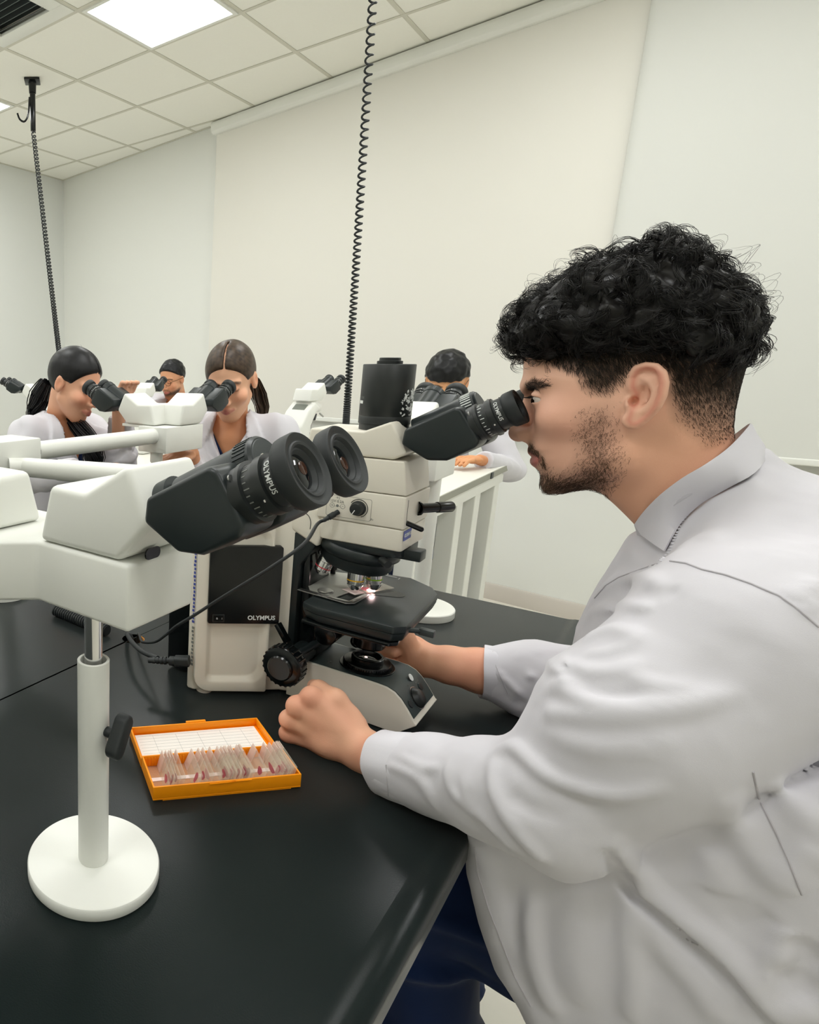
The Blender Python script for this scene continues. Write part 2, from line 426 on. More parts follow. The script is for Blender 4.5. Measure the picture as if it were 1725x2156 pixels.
# ------------------------------------------------------------------ viewing heads
def binocular(parent, M, sc=1.0, brand=True, body_m=None, name='binocular_tube', ipd=0.031, cup=1.0, marks=None, pivot=True):
    """inclined eyepiece tubes: local x runs out along the tubes, y across, z up"""
    bmat = body_m or black_m; marks = marks or print_m
    b = node(name, parent, M @ Matrix.Scale(sc, 4))
    hp = [(0.002, 0.010), (0.013, 0.026), (0.076, 0.026), (0.081, 0.020), (0.084, -0.022), (0.078, -0.028), (0.042, -0.030), (0.022, -0.021)]
    for s in (-1, 1):
        y0, y1 = sorted((s*0.006, s*0.053))
        obj('prism_housing', G().prism(hp, y0, y1, 'y'), bmat, b, bevel=0.0055, seg=3)
        X = Matrix.Translation((0, s*ipd, -0.002)) @ Matrix.Rotation(R(90), 4, 'Y')
        t = obj('eyetube', G().lathe([(0, 0.07), (0.0205, 0.07), (0.0215, 0.082), (0.0215, 0.088), (0.0228, 0.0885), (0.0228, 0.092), (0.0200, 0.0925), (0.0200, 0.101), (0.0215, 0.1015), (0.0215, 0.108), (0.0175, 0.1085), (0.0175, 0.112), (0, 0.112)], X, 48), metalblk_m, b)
        g = G()                                                  # graduations
        for k in range(26):
            a = 2*math.pi*k/26; q = Matrix.Translation((0, s*ipd, -0.002)) @ Matrix.Rotation(a, 4, 'X')
            L = 0.0045 if k % 3 == 0 else 0.0028
            g.box(0.0935, 0.0935+L, -0.0004, 0.0004, 0.0199, 0.02025, q)
        obj('scale_marks', g, marks, t, kind='stuff')
        for k in range(3): obj('set_screw', G().ball((0.1048, s*ipd + 0.0215*math.cos(k*2.1+3.6), -0.002 + 0.0215*math.sin(k*2.1+3.6)), 0.0013, 8), chrome_m, t)
        e = obj('eyepiece', G().lathe([(0, 0.108), (0.0183, 0.108), (0.0183, 0.122), (0.0178, 0.123), (0.0, 0.123)], X, 48), metalblk_m, b)
        obj('eyecup', G().lathe([(0.0178, 0.1175)] + [(q*cup, z) for q, z in ((0.0208, 0.119), (0.0222, 0.121), (0.0226, 0.124), (0.0226, 0.1315), (0.0219, 0.1328), (0.0195, 0.1322), (0.0187, 0.1313), (0.0172, 0.1313), (0.0165, 0.1322), (0.0150, 0.1318))] + [(0.0138*cup, 0.129), (0.0128*cup, 0.129), (0.0122, 0.126)], X, 48), rubber_m, e, angle=45)
        obj('eye_lens', G().lathe([(0.0128, 0.1262), (0.010, 0.1272), (0.006, 0.1279), (0.0, 0.1281)], X, 40), lens_m, e)
        obj('lens_reflection_ring', G().lathe([(0.0050, 0.1255), (0.0050, 0.1282), (0.0044, 0.1284), (0.0, 0.1286)], X @ Matrix.Translation((0.002*s, 0.001, 0)), 24), amber_m, e, label='amber reflection in the eyepiece lens, put in as a tinted disc')  # lens reflection painted in as a small amber disc
        if brand:
            me = text_mesh('OLYMPUS', 0.0058, 0.00015, bold=0.00006)
            r = 0.0184
            for v in me.vertices:                                # wrapped round the barrel
                a = v.co.x / r
                v.co = Vector((0.1125 + v.co.y, s*ipd - (r + v.co.z)*math.cos(a - 0.25), -0.002 - (r + v.co.z)*math.sin(a - 0.25)))
            mobj('lettering', me, print_m, e, angle=30)
    H = Matrix.Translation((0, 0, 0.016)) @ Matrix.Rotation(R(90), 4, 'Y')
    h = obj('hinge_barrel', G().lathe([(0, 0.012), (0.0215, 0.012), (0.0215, 0.072), (0.0225, 0.0725), (0.0225, 0.0885), (0.0205, 0.0905), (0, 0.0905)], H, 48), bmat, b)
    g = G()
    for k in range(30): g.box(0.0745, 0.086, -0.0006, 0.0006, 0.0224, 0.0231, Matrix.Translation((0, 0, 0.016)) @ Matrix.Rotation(2*math.pi*k/40, 4, 'X'))
    obj('grip_rib', g, marks if pivot is None else greyblk_m, h, kind='stuff')
    obj('hinge_cap', G().lathe([(0, 0.0905), (0.0195, 0.0905), (0.019, 0.0912), (0, 0.0912)], H, 40), greyblk_m, b)
    for s in (-1, 1): obj('screw', G().cyl((0.0845, s*0.047, 0.012), (0.0858, s*0.047, 0.012), 0.003, seg=12), steel_m, b)
    if pivot: obj('pivot_disc', G().cyl((-0.012, 0, 0.022), (0.004, 0, 0.022), 0.019, seg=40).cyl((-0.012, 0, 0.008), (0.012, 0, 0.008), 0.0165, seg=40), greyblk_m, b)
    return b
TUBE_TILT = R(29)
def housing(parent, M, m, prof=None, w=0.0467, name='prism_head', dy=0.0):
    pr = prof or [(-0.100, 0.001), (-0.084, 0.057), (-0.040, 0.055), (0.009, 0.085), (0.0335, 0.036), (0.0, 0.001)]
    h = obj(name, G().prism([(x, z) for x, z in pr], -w, w, 'y'), m, parent, bevel=0.007, seg=4, angle=50)
    h.matrix_local = M
    return h
def tube_pose(M, x=0.0455, z=0.0363, dy=0.0):
    return M @ Matrix.Translation((x, dy, z)) @ Matrix.Rotation(-TUBE_TILT, 4, 'Y')

# the near viewing head on its round stand
SI, SJ = -0.387, 0.409
pod = thing('viewing_head', 'white side viewing head with black eyepieces on a round-based stand, nearest the camera', 'microscope', W(SI, SJ, TABLE), AZ)
obj('base_disc', G().lathe([(0, 0.0005), (0.0655, 0.0005), (0.0665, 0.002), (0.0665, 0.0115), (0.0655, 0.0130), (0.064, 0.0135), (0, 0.0135)], None, 96), white_m, pod)
obj('post', G().lathe([(0.0145, 0.0132), (0.0152, 0.0145), (0.0152, 0.2295), (0.0148, 0.230), (0.0128, 0.230), (0.0124, 0.2296), (0.0124, 0.20), (0, 0.20)], None, 64), white_m, pod)
obj('inner_rod', G().lathe([(0.0086, 0.2), (0.0086, 0.2225), (0.0092, 0.2225), (0.0092, 0.226), (0.0086, 0.2262), (0.0086, 0.2762)], None, 48), chrome_m, pod)
kd = (W(SI, SJ, 0) - W(SI, SJ, 0) + on_y(232, 1520, 0.55) - on_y(200, 1525, 0.56)); kd.z = 0; kd.normalize()
kx, ky = kd.dot(UI), kd.dot(UJ)
kn = obj('clamp_knob', G().rbox(-0.009, 0.009, -0.021, 0.021, 0.0, 0.013, 0.0088, n=8).cyl((0, 0, -0.01), (0, 0, 0.0), 0.005, seg=16), rubber_m, pod, bevel=0.0025, seg=3)
kn.matrix_local = basis((kx*0.023, ky*0.023, 0.160), Vector((-ky, kx, 0))*0.8 + Vector((0, 0, -0.55)), (0, 0, 1))
def P(*ij): return [(i-SI, j-SJ) for i, j in ij]
obj('body_box', G().prism(P((-0.334, 0.3955), (-0.334, 0.491), (-0.60, 0.491), (-0.66, 0.33), (-0.593, 0.256), (-0.448, 0.3955)), 0.2755, 0.3355), white_m, pod, bevel=0.004, seg=3, angle=50)
Mh = Matrix.Translation((-0.348-SI, 0.4435-SJ, 0.335))
housing(pod, Mh, white_m)
binocular(pod, tube_pose(Mh, dy=-0.0125), cup=1.16, marks=printg_m)
Mh2 = Matrix.Translation((-0.552-SI, 0.355-SJ, 0.335)) @ Matrix.Rotation(R(-90), 4, 'Z')
housing(pod, Mh2, white_m)
binocular(pod, tube_pose(Mh2), cup=1.16, marks=printg_m)
obj('level_slot', G().rbox(-0.010, 0.010, -0.0008, 0.0008, -0.005, 0.005, 0.0045, 'y', M=Matrix.Translation((-0.336-SI, 0.43-SJ, 0.3395)) @ Matrix.Rotation(R(90), 4, 'Z')), gloss_m, pod)

# the far viewing heads shared by the two women, joined by tubes to a white hub
FI, FJ = -1.09, 1.41
pod2 = thing('viewing_head', 'white double viewing head between the two women, on a long white tube', 'microscope', W(FI, FJ, TABLE), AZ)
def Q(*ij): return [(i-FI, j-FJ) for i, j in ij]
obj('body_box', G().prism(Q((-1.03, 1.365), (-1.03, 1.535), (-1.125, 1.535), (-1.125, 1.365)), 0.268, 0.3365), white_m, pod2, bevel=0.003)
obj('bracket', G().box(-1.20-FI, -1.10-FI, 1.385-FJ, 1.465-FJ, 0.330, 0.3375), white_m, pod2, bevel=0.001)
Mr = Matrix.Translation((-1.077-FI, 1.525-FJ, 0.337)) @ Matrix.Rotation(R(90), 4, 'Z')
housing(pod2, Mr, white_m); binocular(pod2, tube_pose(Mr), brand=False)
Ml = Matrix.Translation((-1.180-FI, 1.425-FJ, 0.337)) @ Matrix.Rotation(R(180), 4, 'Z')
housing(pod2, Ml, white_m); binocular(pod2, tube_pose(Ml), brand=False)
obj('post', G().cyl((0.01, -0.02, 0.012), (0.01, -0.02, 0.24), 0.0145, seg=32).cyl((0.01, -0.02, 0.24), (0.01, -0.02, 0.268), 0.017, seg=32), white_m, pod2)
obj('base_disc', G().lathe([(0, 0.0005), (0.0665, 0.0005), (0.0665, 0.0125), (0.065, 0.0135), (0, 0.0135)], Matrix.Translation((0.01, -0.02, 0)), 48), white_m, pod2)
obj('relay_tube', G().lathe([(0.0195, 0), (0.0205, 0.002), (0.0205, 0.43), (0.0, 0.43)], Matrix.Translation((-1.075-FI, 0.948-FJ, 0.312)) @ Matrix.Rotation(R(-90), 4, 'X'), 40), white_m, pod2)
g = G().lathe([(0, -0.012), (0.0175, -0.012), (0.0205, -0.008), (0.0205, 0.0), (0.0, 0.0)], Matrix.Translation((-1.075-FI, 0.948-FJ, 0.312)) @ Matrix.Rotation(R(-90), 4, 'X'), 40)
rg = obj('locking_ring', g, gloss_m, pod2)
g = G()
for k in range(28): g.box(-0.0009, 0.0009, -0.0085, -0.0005, 0.0203, 0.0212, Matrix.Translation((-1.075-FI, 0.948-FJ, 0.312)) @ Matrix.Rotation(2*math.pi*k/28, 4, 'Y'))
obj('grip_rib', g, steel_m, rg, kind='stuff')
obj('hub_box', G().box(-1.14-FI, -1.04-FI, 0.78-FJ, 0.936-FJ, 0.276, 0.345), white_m, pod2, bevel=0.004)
g = G()
for k in range(4): g.box(-1.0399-FI, -1.0394-FI, 0.858-FJ, 0.874-FJ - 0.002*(k == 1), 0.3035-0.0022*k, 0.3046-0.0022*k)
obj('small_print', g, printg_m, pod2)
pa, pb = Vector((-1.02-FI, 0.875-FJ, 0.290)), Vector((-0.60-FI, 0.90-FJ, 0.308))
pm = pa.lerp(pb, 0.22)
obj('relay_tube', G().tube([pa + Vector((-0.02, -0.03, 0)), pa, pm], 0.0200, 32), white_m, pod2)
obj('relay_tube', G().tube([pm, pb, pb + Vector((0.2, 0.012, 0.008))], [0.0212]*3, 32), white_m, pod2)
obj('hub_foot', G().cyl((-1.09-FI, 0.86-FJ, 0.0), (-1.09-FI, 0.86-FJ, 0.276), 0.018, seg=32).lathe([(0, 0.0005), (0.06, 0.0005), (0.06, 0.012), (0, 0.0135)], Matrix.Translation((-1.09-FI, 0.86-FJ, 0)), 48), white_m, pod2)

# ------------------------------------------------------------------ the big microscope: local x towards its user, y to the far side
MI, MJ, MA = -0.315, 0.92, R(-42.5)
mic = thing('microscope', 'large cream and black upright microscope the curly-haired man is looking into', 'microscope', W(MI, MJ, TABLE), MA)
MS = Matrix.Translation(W(MI, MJ, TABLE)) @ Matrix.Rotation(MA, 4, 'Z')
def arc(cx, cz, r, a0, a1, n=6): return [(cx + r*math.cos(R(a0+(a1-a0)*k/n)), cz + r*math.sin(R(a0+(a1-a0)*k/n))) for k in range(n+1)]
# base: side profile (x, z)
top = [(-0.10, 0.0655), (0.030, 0.0655)] + [(0.044, 0.0645), (0.055, 0.0605), (0.064, 0.053), (0.073, 0.042), (0.081, 0.031), (0.085, 0.0255)]
prof = [(-0.10, 0.002), (0.058, 0.002), (0.066, 0.005)] + [(0.0865, 0.0225), (0.087, 0.0245)] + top[::-1]
obj('base', G().prism(prof, -0.0475, 0.0475, 'y'), cream_m, mic, bevel=0.0035, seg=3, angle=50)
ctop = top[:]; off = []
for k, (x, z) in enumerate(ctop):
    a, b = ctop[max(0, k-1)], ctop[min(len(ctop)-1, k+1)]; d = Vector((b[0]-a[0], b[1]-a[1])).normalized(); off.append((x - d.y*0.0012, z + d.x*0.0012))
off[-1] = (off[-1][0]-0.0035, off[-1][1]+0.0045); ctop[-1] = (ctop[-1][0]-0.0035, ctop[-1][1]+0.0045)
panel_m = mat('dark_grey_panel', (50, 62, 62), 0.42)
obj('top_cover', G().prism(ctop + off[::-1], -0.0435, 0.0435, 'y'), panel_m, mic, angle=40)
# control panel on the sloping nose
nd = Vector((0.081-0.064, 0, 0.031-0.053)).normalized()
def nose(u, y): # u along the slope from its top
    return Vector((0.062, 0, 0.0553)) + nd*u + Vector((0, y, 0))
Mn = lambda u, y, d=0.0: basis(nose(u, y) + Vector((-nd.z, 0, nd.x))*(0.0012+d), (0, 1, 0), (-nd.x, 0, -nd.z))
k1 = obj('light_dial', G().lathe([(0.0105, 0), (0.0105, 0.002), (0.0092, 0.0035), (0.0075, 0.006), (0.006, 0.0068), (0, 0.007)], None, 36), metalblk_m, mic); k1.matrix_local = Mn(0.0165, -0.006) @ Matrix.Scale(1.35, 4)
r_ = obj('dial_ring', G().lathe([(0.0118, 0), (0.0118, 0.0008), (0.0108, 0.0008), (0.0108, 0)], None, 40), steel_m, k1)
for y, u in ((0.021, 0.010), (-0.032, 0.0155)):
    b = obj('button', G().lathe([(0.0056, 0), (0.0056, 0.0012), (0.005, 0.0018), (0, 0.0022)], None, 24), black_m, mic); b.matrix_local = Mn(u, y)
b = obj('indicator_disc', G().lathe([(0.0052, 0), (0.0052, 0.0005), (0, 0.0006)], None, 24), print_m, mic); b.matrix_local = Mn(-0.008, 0.012)
lettering('lettering', 'PRESET', 0.0042, printg_m, mic, Mn(0.002, 0.021), extrude=0.0001)
lettering('lettering', 'LIM', 0.0042, mat('olive_print', (128, 132, 50), 0.6), mic, Mn(0.006, -0.030), extrude=0.0001)
lettering('lettering', ':o', 0.005, printg_m, mic, Mn(-0.004, -0.008), extrude=0.0001)
# field lens
zb = 0.0668
obj('field_ring', G().lathe([(0.038, zb-0.002), (0.038, zb+0.001), (0.0375, zb+0.0015), (0.033, zb+0.0018), (0.033, zb+0.006), (0.032, zb+0.0075), (0.0245, zb+0.008), (0.0225, zb+0.0082), (0.0225, zb+0.0145), (0.0213, zb+0.0155), (0.0187, zb+0.0155), (0.0178, zb+0.014), (0.0172, zb+0.0095), (0.0, zb+0.0095)], None, 64), gloss_m, mic)
g = G()
for k in range(60): g.box(0.0325, 0.0336, -0.0007, 0.0007, zb+0.002, zb+0.006, Matrix.Rotation(2*math.pi*k/60, 4, 'Z'))
obj('knurling', g, gloss_m, mic, kind='stuff')
obj('field_lens', G().lathe([(0.0168, zb+0.0098), (0.012, zb+0.0112), (0.006, zb+0.0119), (0, zb+0.0121)], None, 40), lens_m, mic)
obj('lamp_image', G().lathe([(0.0022, zb+0.0122), (0.0018, zb+0.0127), (0, zb+0.0129)], Matrix.Translation((-0.002, -0.001, 0)), 16), spark_m, mic, label='small pink-white glint of the lamp in the lens')
obj('cover_hole', G().cyl((-0.046, -0.026, 0.0664), (-0.046, -0.026, 0.0669), 0.0032, seg=16), gloss_m, mic)

# column, flared to the back
pl = [(-0.095, -0.040), (-0.112, -0.0475), (-0.130, -0.0645), (-0.2115, -0.1362), (-0.222, -0.137), (-0.226, -0.132), (-0.226, 0.132), (-0.222, 0.137), (-0.2115, 0.1362), (-0.130, 0.0645), (-0.112, 0.0475), (-0.095, 0.040)]
obj('column', G().prism(pl, 0.004, 0.300), cream_m, mic, bevel=0.003, seg=2, angle=50)
fx = Vector((0.0817, 0.0717, 0)).normalized()
F0 = Vector((-0.2118, -0.1367, 0))
FM = basis(F0, fx, (0, 0, 1))                                     # x along the near flank, y up, z outwards
FM.translation += Vector((FM.col[2][0], FM.col[2][1], 0)) * 0.0003
def rloop(u0, u1, v0, v1, r, n=5):
    o = []
    rs = r if hasattr(r, '__len__') else (r,)*4
    for (cu, cv, a, q) in ((u1, v1, 0, rs[0]), (u0, v1, 90, rs[1]), (u0, v0, 180, rs[2]), (u1, v0, 270, rs[3])):
        sx = -1 if cu == u1 else 1; sy = -1 if cv == v1 else 1
        for k in range(n+1):
            t = R(a + 90*k/n); o.append((cu + sx*q + q*math.cos(t), cv + sy*q + q*math.sin(t)))
    return o
g = G()
L0 = rloop(0.0, 0.1115, 0.006, 0.2995, (0.006, 0.006, 0.024, 0.004)); L1 = rloop(0.017, 0.1065, 0.022, 0.262, (0.012, 0.012, 0.010, 0.02)); L2 = rloop(0.023, 0.098, 0.030, 0.256, (0.012, 0.010, 0.006, 0.02))
A = g.verts([(u, v, 0.0) for u, v in L0], FM); B = g.verts([(u, v, 0.0085) for u, v in L0], FM); Cc = g.verts([(u, v, 0.0085) for u, v in L1], FM); D = g.verts([(u, v, 0.0012) for u, v in L2], FM)
n = len(L0)
for X, Y in ((A, B), (B, Cc), (Cc, D)):
    for k in range(n): g.face([X[k], X[(k+1) % n], Y[(k+1) % n], Y[k]])
g.face(D); g.face(A[::-1])
obj('flank_cover', g, cream_m, mic, bevel=0.0018, seg=2, angle=50)
g = G(); LP = rloop(0.0165, 0.1235, 0.119, 0.2395, 0.004)
a_, b_, c_ = g.verts([(u, v, 0.001) for u, v in LP], FM), g.verts([(u, v, 0.0105) for u, v in LP], FM), g.verts([(u*0.985+0.001, v*0.985+0.0027, 0.0118) for u, v in LP], FM)
for X, Y in ((a_, b_), (b_, c_)):
    for k in range(len(LP)): g.face([X[k], X[(k+1) % len(LP)], Y[(k+1) % len(LP)], Y[k]])
g.face(c_); g.face(a_[::-1])
pn = obj('power_panel', g, gloss_m, mic, angle=40)
lettering('lettering', 'OLYMPUS', 0.0094, print_m, pn, FM @ Matrix.Translation((0.0965, 0.1290, 0.0119)), sx=1.0, bold=0.00022)
sw = obj('power_switch', G().rbox(0.0235, 0.0415, 0.1225, 0.1345, 0.0112, 0.0128, 0.001, M=FM), black_m, mic)
obj('rocker', G().prism([(0.0252, 0.0132), (0.033, 0.0146), (0.0398, 0.0136), (0.0398, 0.0125), (0.0252, 0.0125)], 0.1242, 0.1328, 'y', M=FM), gloss_m, sw)
lettering('rocker_mark', 'O', 0.0036, print_m, sw, FM @ Matrix.Translation((0.0300, 0.1285, 0.0145)), extrude=0.0004)
lettering('rocker_mark', 'I', 0.0036, print_m, sw, FM @ Matrix.Translation((0.0374, 0.1285, 0.0144)), extrude=0.0004)
# rating labels down the back corner
for z0, z1, mm in ((0.115, 0.235, blueprint_m), (0.045, 0.112, printg_m)):
    g = G()
    for k in range(int((z1-z0)/0.006)): g.box(-0.0009 + 0.0006*(k % 3), 0.0034 - 0.0005*(k % 2), z0+k*0.006, z0+k*0.006+0.0038, -0.0002, 0.0002, M=basis((-0.2165, -0.1373, 0), (1, -0.09, 0), (0, 0, 1)))
    obj('rating_label_print', g, mm, mic, kind='stuff')
for x, y in ((-0.203, -0.118), (-0.203, 0.118), (0.05, -0.035), (0.05, 0.035)): obj('foot', G().lathe([(0.012, 0.0), (0.012, 0.003), (0.0115, 0.006), (0, 0.006)], Matrix.Translation((x, y, 0.0002)), 24), base_m, mic)
obj('lamp_housing', G().box(-0.292, -0.2265, -0.095, 0.095, 0.004, 0.245), gloss_m, mic, bevel=0.004)
obj('focus_block', G().prism([(-0.094, 0.066), (-0.066, 0.066), (-0.066, 0.142), (-0.080, 0.158), (-0.083, 0.232), (-0.094, 0.240)], -0.036, 0.036, 'y'), gloss_m, mic, bevel=0.003)
obj('column_edge', G().prism([(-0.1145, 0.066), (-0.0945, 0.066), (-0.0945, 0.21), (-0.073, 0.243), (-0.0945, 0.262), (-0.1145, 0.262)], -0.0445, 0.0445, 'y'), black_m, mic, bevel=0.004)
# arm
obj('arm', G().prism([(-0.205, 0.2995), (-0.205, 0.262), (-0.110, 0.262), (-0.070, 0.243), (-0.066, 0.258), (-0.066, 0.2995)], -0.0465, 0.0465, 'y'), cream_m, mic, bevel=0.004, seg=3, angle=50)
g = G()
sp = [(-0.19, -0.0469, 0.2925), (-0.105, -0.0469, 0.2925), (-0.088, -0.0469, 0.289), (-0.082, -0.0469, 0.280), (-0.082, -0.0469, 0.268)]
obj('panel_seam', g.tube(smooth_path(sp, 5), 0.0005, 5), greyblk_m, mic)
# intermediate boxes and trinocular head
skirt = rloop(-0.072, 0.0445, -0.0495, 0.0495, (0.006, 0.012, 0.012, 0.006), 8)
sk2 = [(x*0.985, y*0.97) for x, y in skirt]
obj('nose_skirt', G().prism(sk2, 0.258, 0.2885, 'z', poly2=skirt), cream_m, mic, bevel=0.0025, seg=3, angle=50)
obj('intermediate_box', G().box(-0.072, 0.0445, -0.0505, 0.0505, 0.289, 0.3325), cream_m, mic, bevel=0.002, seg=3)
obj('relay_box', G().prism([(-0.070, 0.3335), (0.0435, 0.3335), (0.037, 0.3775), (-0.066, 0.3775)], -0.0495, 0.0495, 'y'), cream_m, mic, bevel=0.002, seg=3)
hd = obj('trinocular_head', G().prism([(-0.098, 0.380), (-0.093, 0.4125), (-0.020, 0.4125), (0.015, 0.4275), (0.0375, 0.388), (0.022, 0.3785)], -0.0465, 0.0465, 'y'), cream_m, mic, bevel=0.0035, seg=3, angle=50)
binocular(mic, Matrix.Translation((0.034, 0, 0.390)) @ Matrix.Rotation(-TUBE_TILT, 4, 'Y'), cup=0.93, pivot=None)
ct = obj('camera_port', G().lathe([(0, 0.4125), (0.0315, 0.4125), (0.0315, 0.4205), (0.0328, 0.421), (0.0328, 0.431), (0.0326, 0.4313), (0.0328, 0.4316), (0.0328, 0.4985), (0.032, 0.4995), (0.016, 0.4997), (0.016, 0.5035), (0.0135, 0.504), (0.0132, 0.5075), (0.012, 0.508), (0, 0.5078)], Matrix.Translation((-0.010, 0, 0)), 72), metalblk_m, mic, angle=45)
rng = random.Random(5); g = G()
for k in range(70):                                               # torn remains of a sticker, and its print
    a = rng.uniform(-0.42, 0.42); z = rng.uniform(0.4335, 0.4655); w, h = rng.uniform(0.0008, 0.0035)*(0.5+max(0, a+0.4)), rng.uniform(0.0006, 0.0028)
    th = R(-12) + a; q = Matrix.Translation((-0.010, 0, z)) @ Matrix.Rotation(th, 4, 'Z') @ Matrix.Translation((0.0329, 0, 0)) @ Matrix.Rotation(rng.uniform(0, 3), 4, 'X')
    g.prism([(-w, -h*0.4), (-w*0.2, -h), (w, -h*0.3), (w*0.7, h*0.6), (0, h*0.4), (-w*0.8, h)], -0.0001, 0.0002, 'x', M=q)
obj('torn_sticker', g, print_m, ct, kind='stuff')
def on_port(name, body, size, th, z, m):
    me = text_mesh(body, size, 0.0001)
    for v in me.vertices:
        a = th + v.co.x/0.0329; v.co = Vector((-0.010 + (0.0329+v.co.z)*math.cos(a), (0.0329+v.co.z)*math.sin(a), z + v.co.y))
    return mobj(name, me, m, ct, angle=30)
on_port('lettering', 'U-TV0.5', 0.0042, R(-140), 0.4555, printg_m)
g = G()
for k in range(6):
    a = R(-147) + k*0.05; g.box(0.0328, 0.0330, -0.0009, 0.0009, 0.4475, 0.4515, Matrix.Translation((-0.010, 0, 0)) @ Matrix.Rotation(a, 4, 'Z'))
obj('label_block', g, print_m, ct, kind='stuff')
# details of the near side of the intermediate box
ym = -0.0507
def side(x, z): return basis((x, ym, z), (1, 0, 0), (0, 0, 1))
g = G(); q = rloop(-0.0595, 0.002, 0.2935, 0.3235, 0.003); q2 = rloop(-0.0591, 0.0016, 0.2939, 0.3231, 0.0028)
a1, b1 = g.verts([(x, ym-0.0001, z) for x, z in q]), g.verts([(x, ym-0.0001, z) for x, z in q2])
for k in range(len(q)): g.face([a1[k], a1[(k+1) % len(q)], b1[(k+1) % len(q)], b1[k]])
obj('plate_outline', g, printg_m, mic)
dk = obj('pointer_dial', G().lathe([(0, 0), (0.0102, 0), (0.0102, 0.003), (0.0088, 0.0035), (0.0082, 0.0105), (0.0075, 0.0118), (0, 0.0122)], None, 40), metalblk_m, mic); dk.matrix_local = side(-0.0150, 0.3095)
obj('dial_pointer', G().box(-0.0005, 0.0005, -0.0078, -0.001, 0.0118, 0.0125), print_m, dk).matrix_local = Matrix.Rotation(R(-30), 4, 'Z')
g = G(); g.lathe([(0.0118, 0), (0.0118, 0.0003), (0.0126, 0.0003), (0.0126, 0)], None, 40, R(-70), R(150)); o = obj('dial_scale', g, black_m, dk)
lettering('lettering', '15V 0.2A', 0.0052, printg_m, mic, side(-0.0450, 0.3148), extrude=0.0001)
lettering('lettering', '\u2295-\u25cf-\u2296', 0.0050, printg_m, mic, side(-0.0440, 0.3085), extrude=0.0001)
lettering('lettering', '\u2192)', 0.0050, printg_m, mic, side(-0.0445, 0.3200), extrude=0.0001)
lettering('lettering', 'Pr', 0.0042, printg_m, mic, side(0.0040, 0.2965), extrude=0.0001)
jk = obj('power_plug', G().lathe([(0, 0.0), (0.0035, 0.0), (0.0035, 0.007), (0.0042, 0.007), (0.0042, 0.016), (0.0030, 0.017), (0.0034, 0.019), (0.0026, 0.021), (0.0030, 0.023), (0.0022, 0.026), (0.0, 0.026)], None, 20), rubber_m, mic)
pd = Vector((-0.45, -0.75, -0.42)).normalized()
jk.matrix_local = Matrix.Translation((-0.042, ym, 0.3005)) @ pd.to_track_quat('Z', 'Y').to_matrix().to_4x4()
# right-hand (user) face
obj('slot_line', G().box(0.0446, 0.0449, -0.043, -0.0424, 0.295, 0.328), greyblk_m, mic)
obj('filter_rod', G().lathe([(0.0095, 0), (0.0095, 0.002), (0.0065, 0.002), (0.0065, 0.030), (0.0075, 0.0305), (0.0075, 0.0525), (0.0068, 0.054), (0, 0.054)], Matrix.Translation((0.0447, 0.002, 0.3095)) @ Matrix.Rotation(R(56), 4, 'Z') @ Matrix.Rotation(R(90), 4, 'Y'), 32), gloss_m, mic)
obj('slot_lever', G().cyl((0.0440, -0.040, 0.297), (0.0600, -0.029, 0.289), 0.0034, seg=16).ball((0.0600, -0.029, 0.289), 0.0034, 12), gloss_m, mic)
bp = obj('badge', G().rbox(0.0447, 0.0452, -0.0470, -0.0175, 0.2735, 0.2870, 0.001, 'x'), blueprint_m, mic)
lettering('lettering', 'OLYMPUS', 0.0068, print_m, bp, basis((0.0453, -0.0322, 0.2803), (0, 1, 0), (0, 0, 1)), sx=0.92, bold=0.0001)
# nosepiece
Mt = Matrix.Translation((-0.028, 0.0, 0.236)) @ Matrix.Rotation(R(9), 4, 'Y')
obj('nosepiece_mount', G().prism(rloop(-0.070, 0.043, -0.045, 0.045, 0.02, 8), 0.247, 0.2585), black_m, mic, bevel=0.002)
tr = obj('turret', G().lathe([(0, 0.015), (0.053, 0.015), (0.056, 0.011), (0.056, 0.003), (0.053, 0.0), (0.0495, -0.003), (0.0495, -0.014), (0.046, -0.019), (0.020, -0.021), (0, -0.021)], Mt, 64), black_m, mic, angle=45)
def objective(p, axis, band, L=0.030):
    q = Vector(axis).to_track_quat('Z', 'Y').to_matrix().to_4x4(); Mo = Matrix.Translation(p) @ q
    o = obj('objective', G().lathe([(0.0100, -0.004), (0.0108, 0.0), (0.0108, 0.004), (0.0113, 0.0045), (0.0113, L*0.62), (0.0106, L*0.64), (0.0106, L*0.72), (0.0112, L*0.73), (0.0095, L*0.86), (0.0060, L), (0, L)], Mo, 40), chrome_m, mic, angle=30)
    obj('colour_band', G().lathe([(0.0113, L*0.5), (0.01148, L*0.5), (0.01148, L*0.555), (0.0113, L*0.555)], Mo, 40), band, o)
    g = G()
    for k in range(5): g.box(0.01125, 0.01142, -0.0022, 0.0022, L*(0.14+0.06*k), L*(0.165+0.06*k), Mo @ Matrix.Rotation(R(200+8*(k % 2)), 4, 'Z')).box(0.01125, 0.01142, -0.0022, 0.0022, L*(0.14+0.06*k), L*(0.165+0.06*k), Mo @ Matrix.Rotation(R(300+8*(k % 2)), 4, 'Z'))
    obj('engraving', g, gloss_m, o, kind='stuff')
tilt = Mt.to_3x3()
objective((-0.003, 0.0, 0.2185), (0.03, 0, -1), grn_m, 0.034)
objective((-0.020, -0.022, 0.2165), (0.0, -0.05, -1), yel_m, 0.031)
objective((-0.062, -0.026, 0.2235), (-0.30, -0.12, -0.9), red_m, 0.025)
objective((-0.078, 0.000, 0.2270), (-0.36, 0.0, -0.9), grn_m, 0.028)
obj('slider_handle', G().box(0.030, 0.0635, -0.030, -0.006, 0.244, 0.2585), black_m, mic, bevel=0.002)
obj('slider_screw', G().cyl((0.020, -0.046, 0.243), (0.032, -0.056, 0.241), 0.0052, seg=20), metalblk_m, mic)
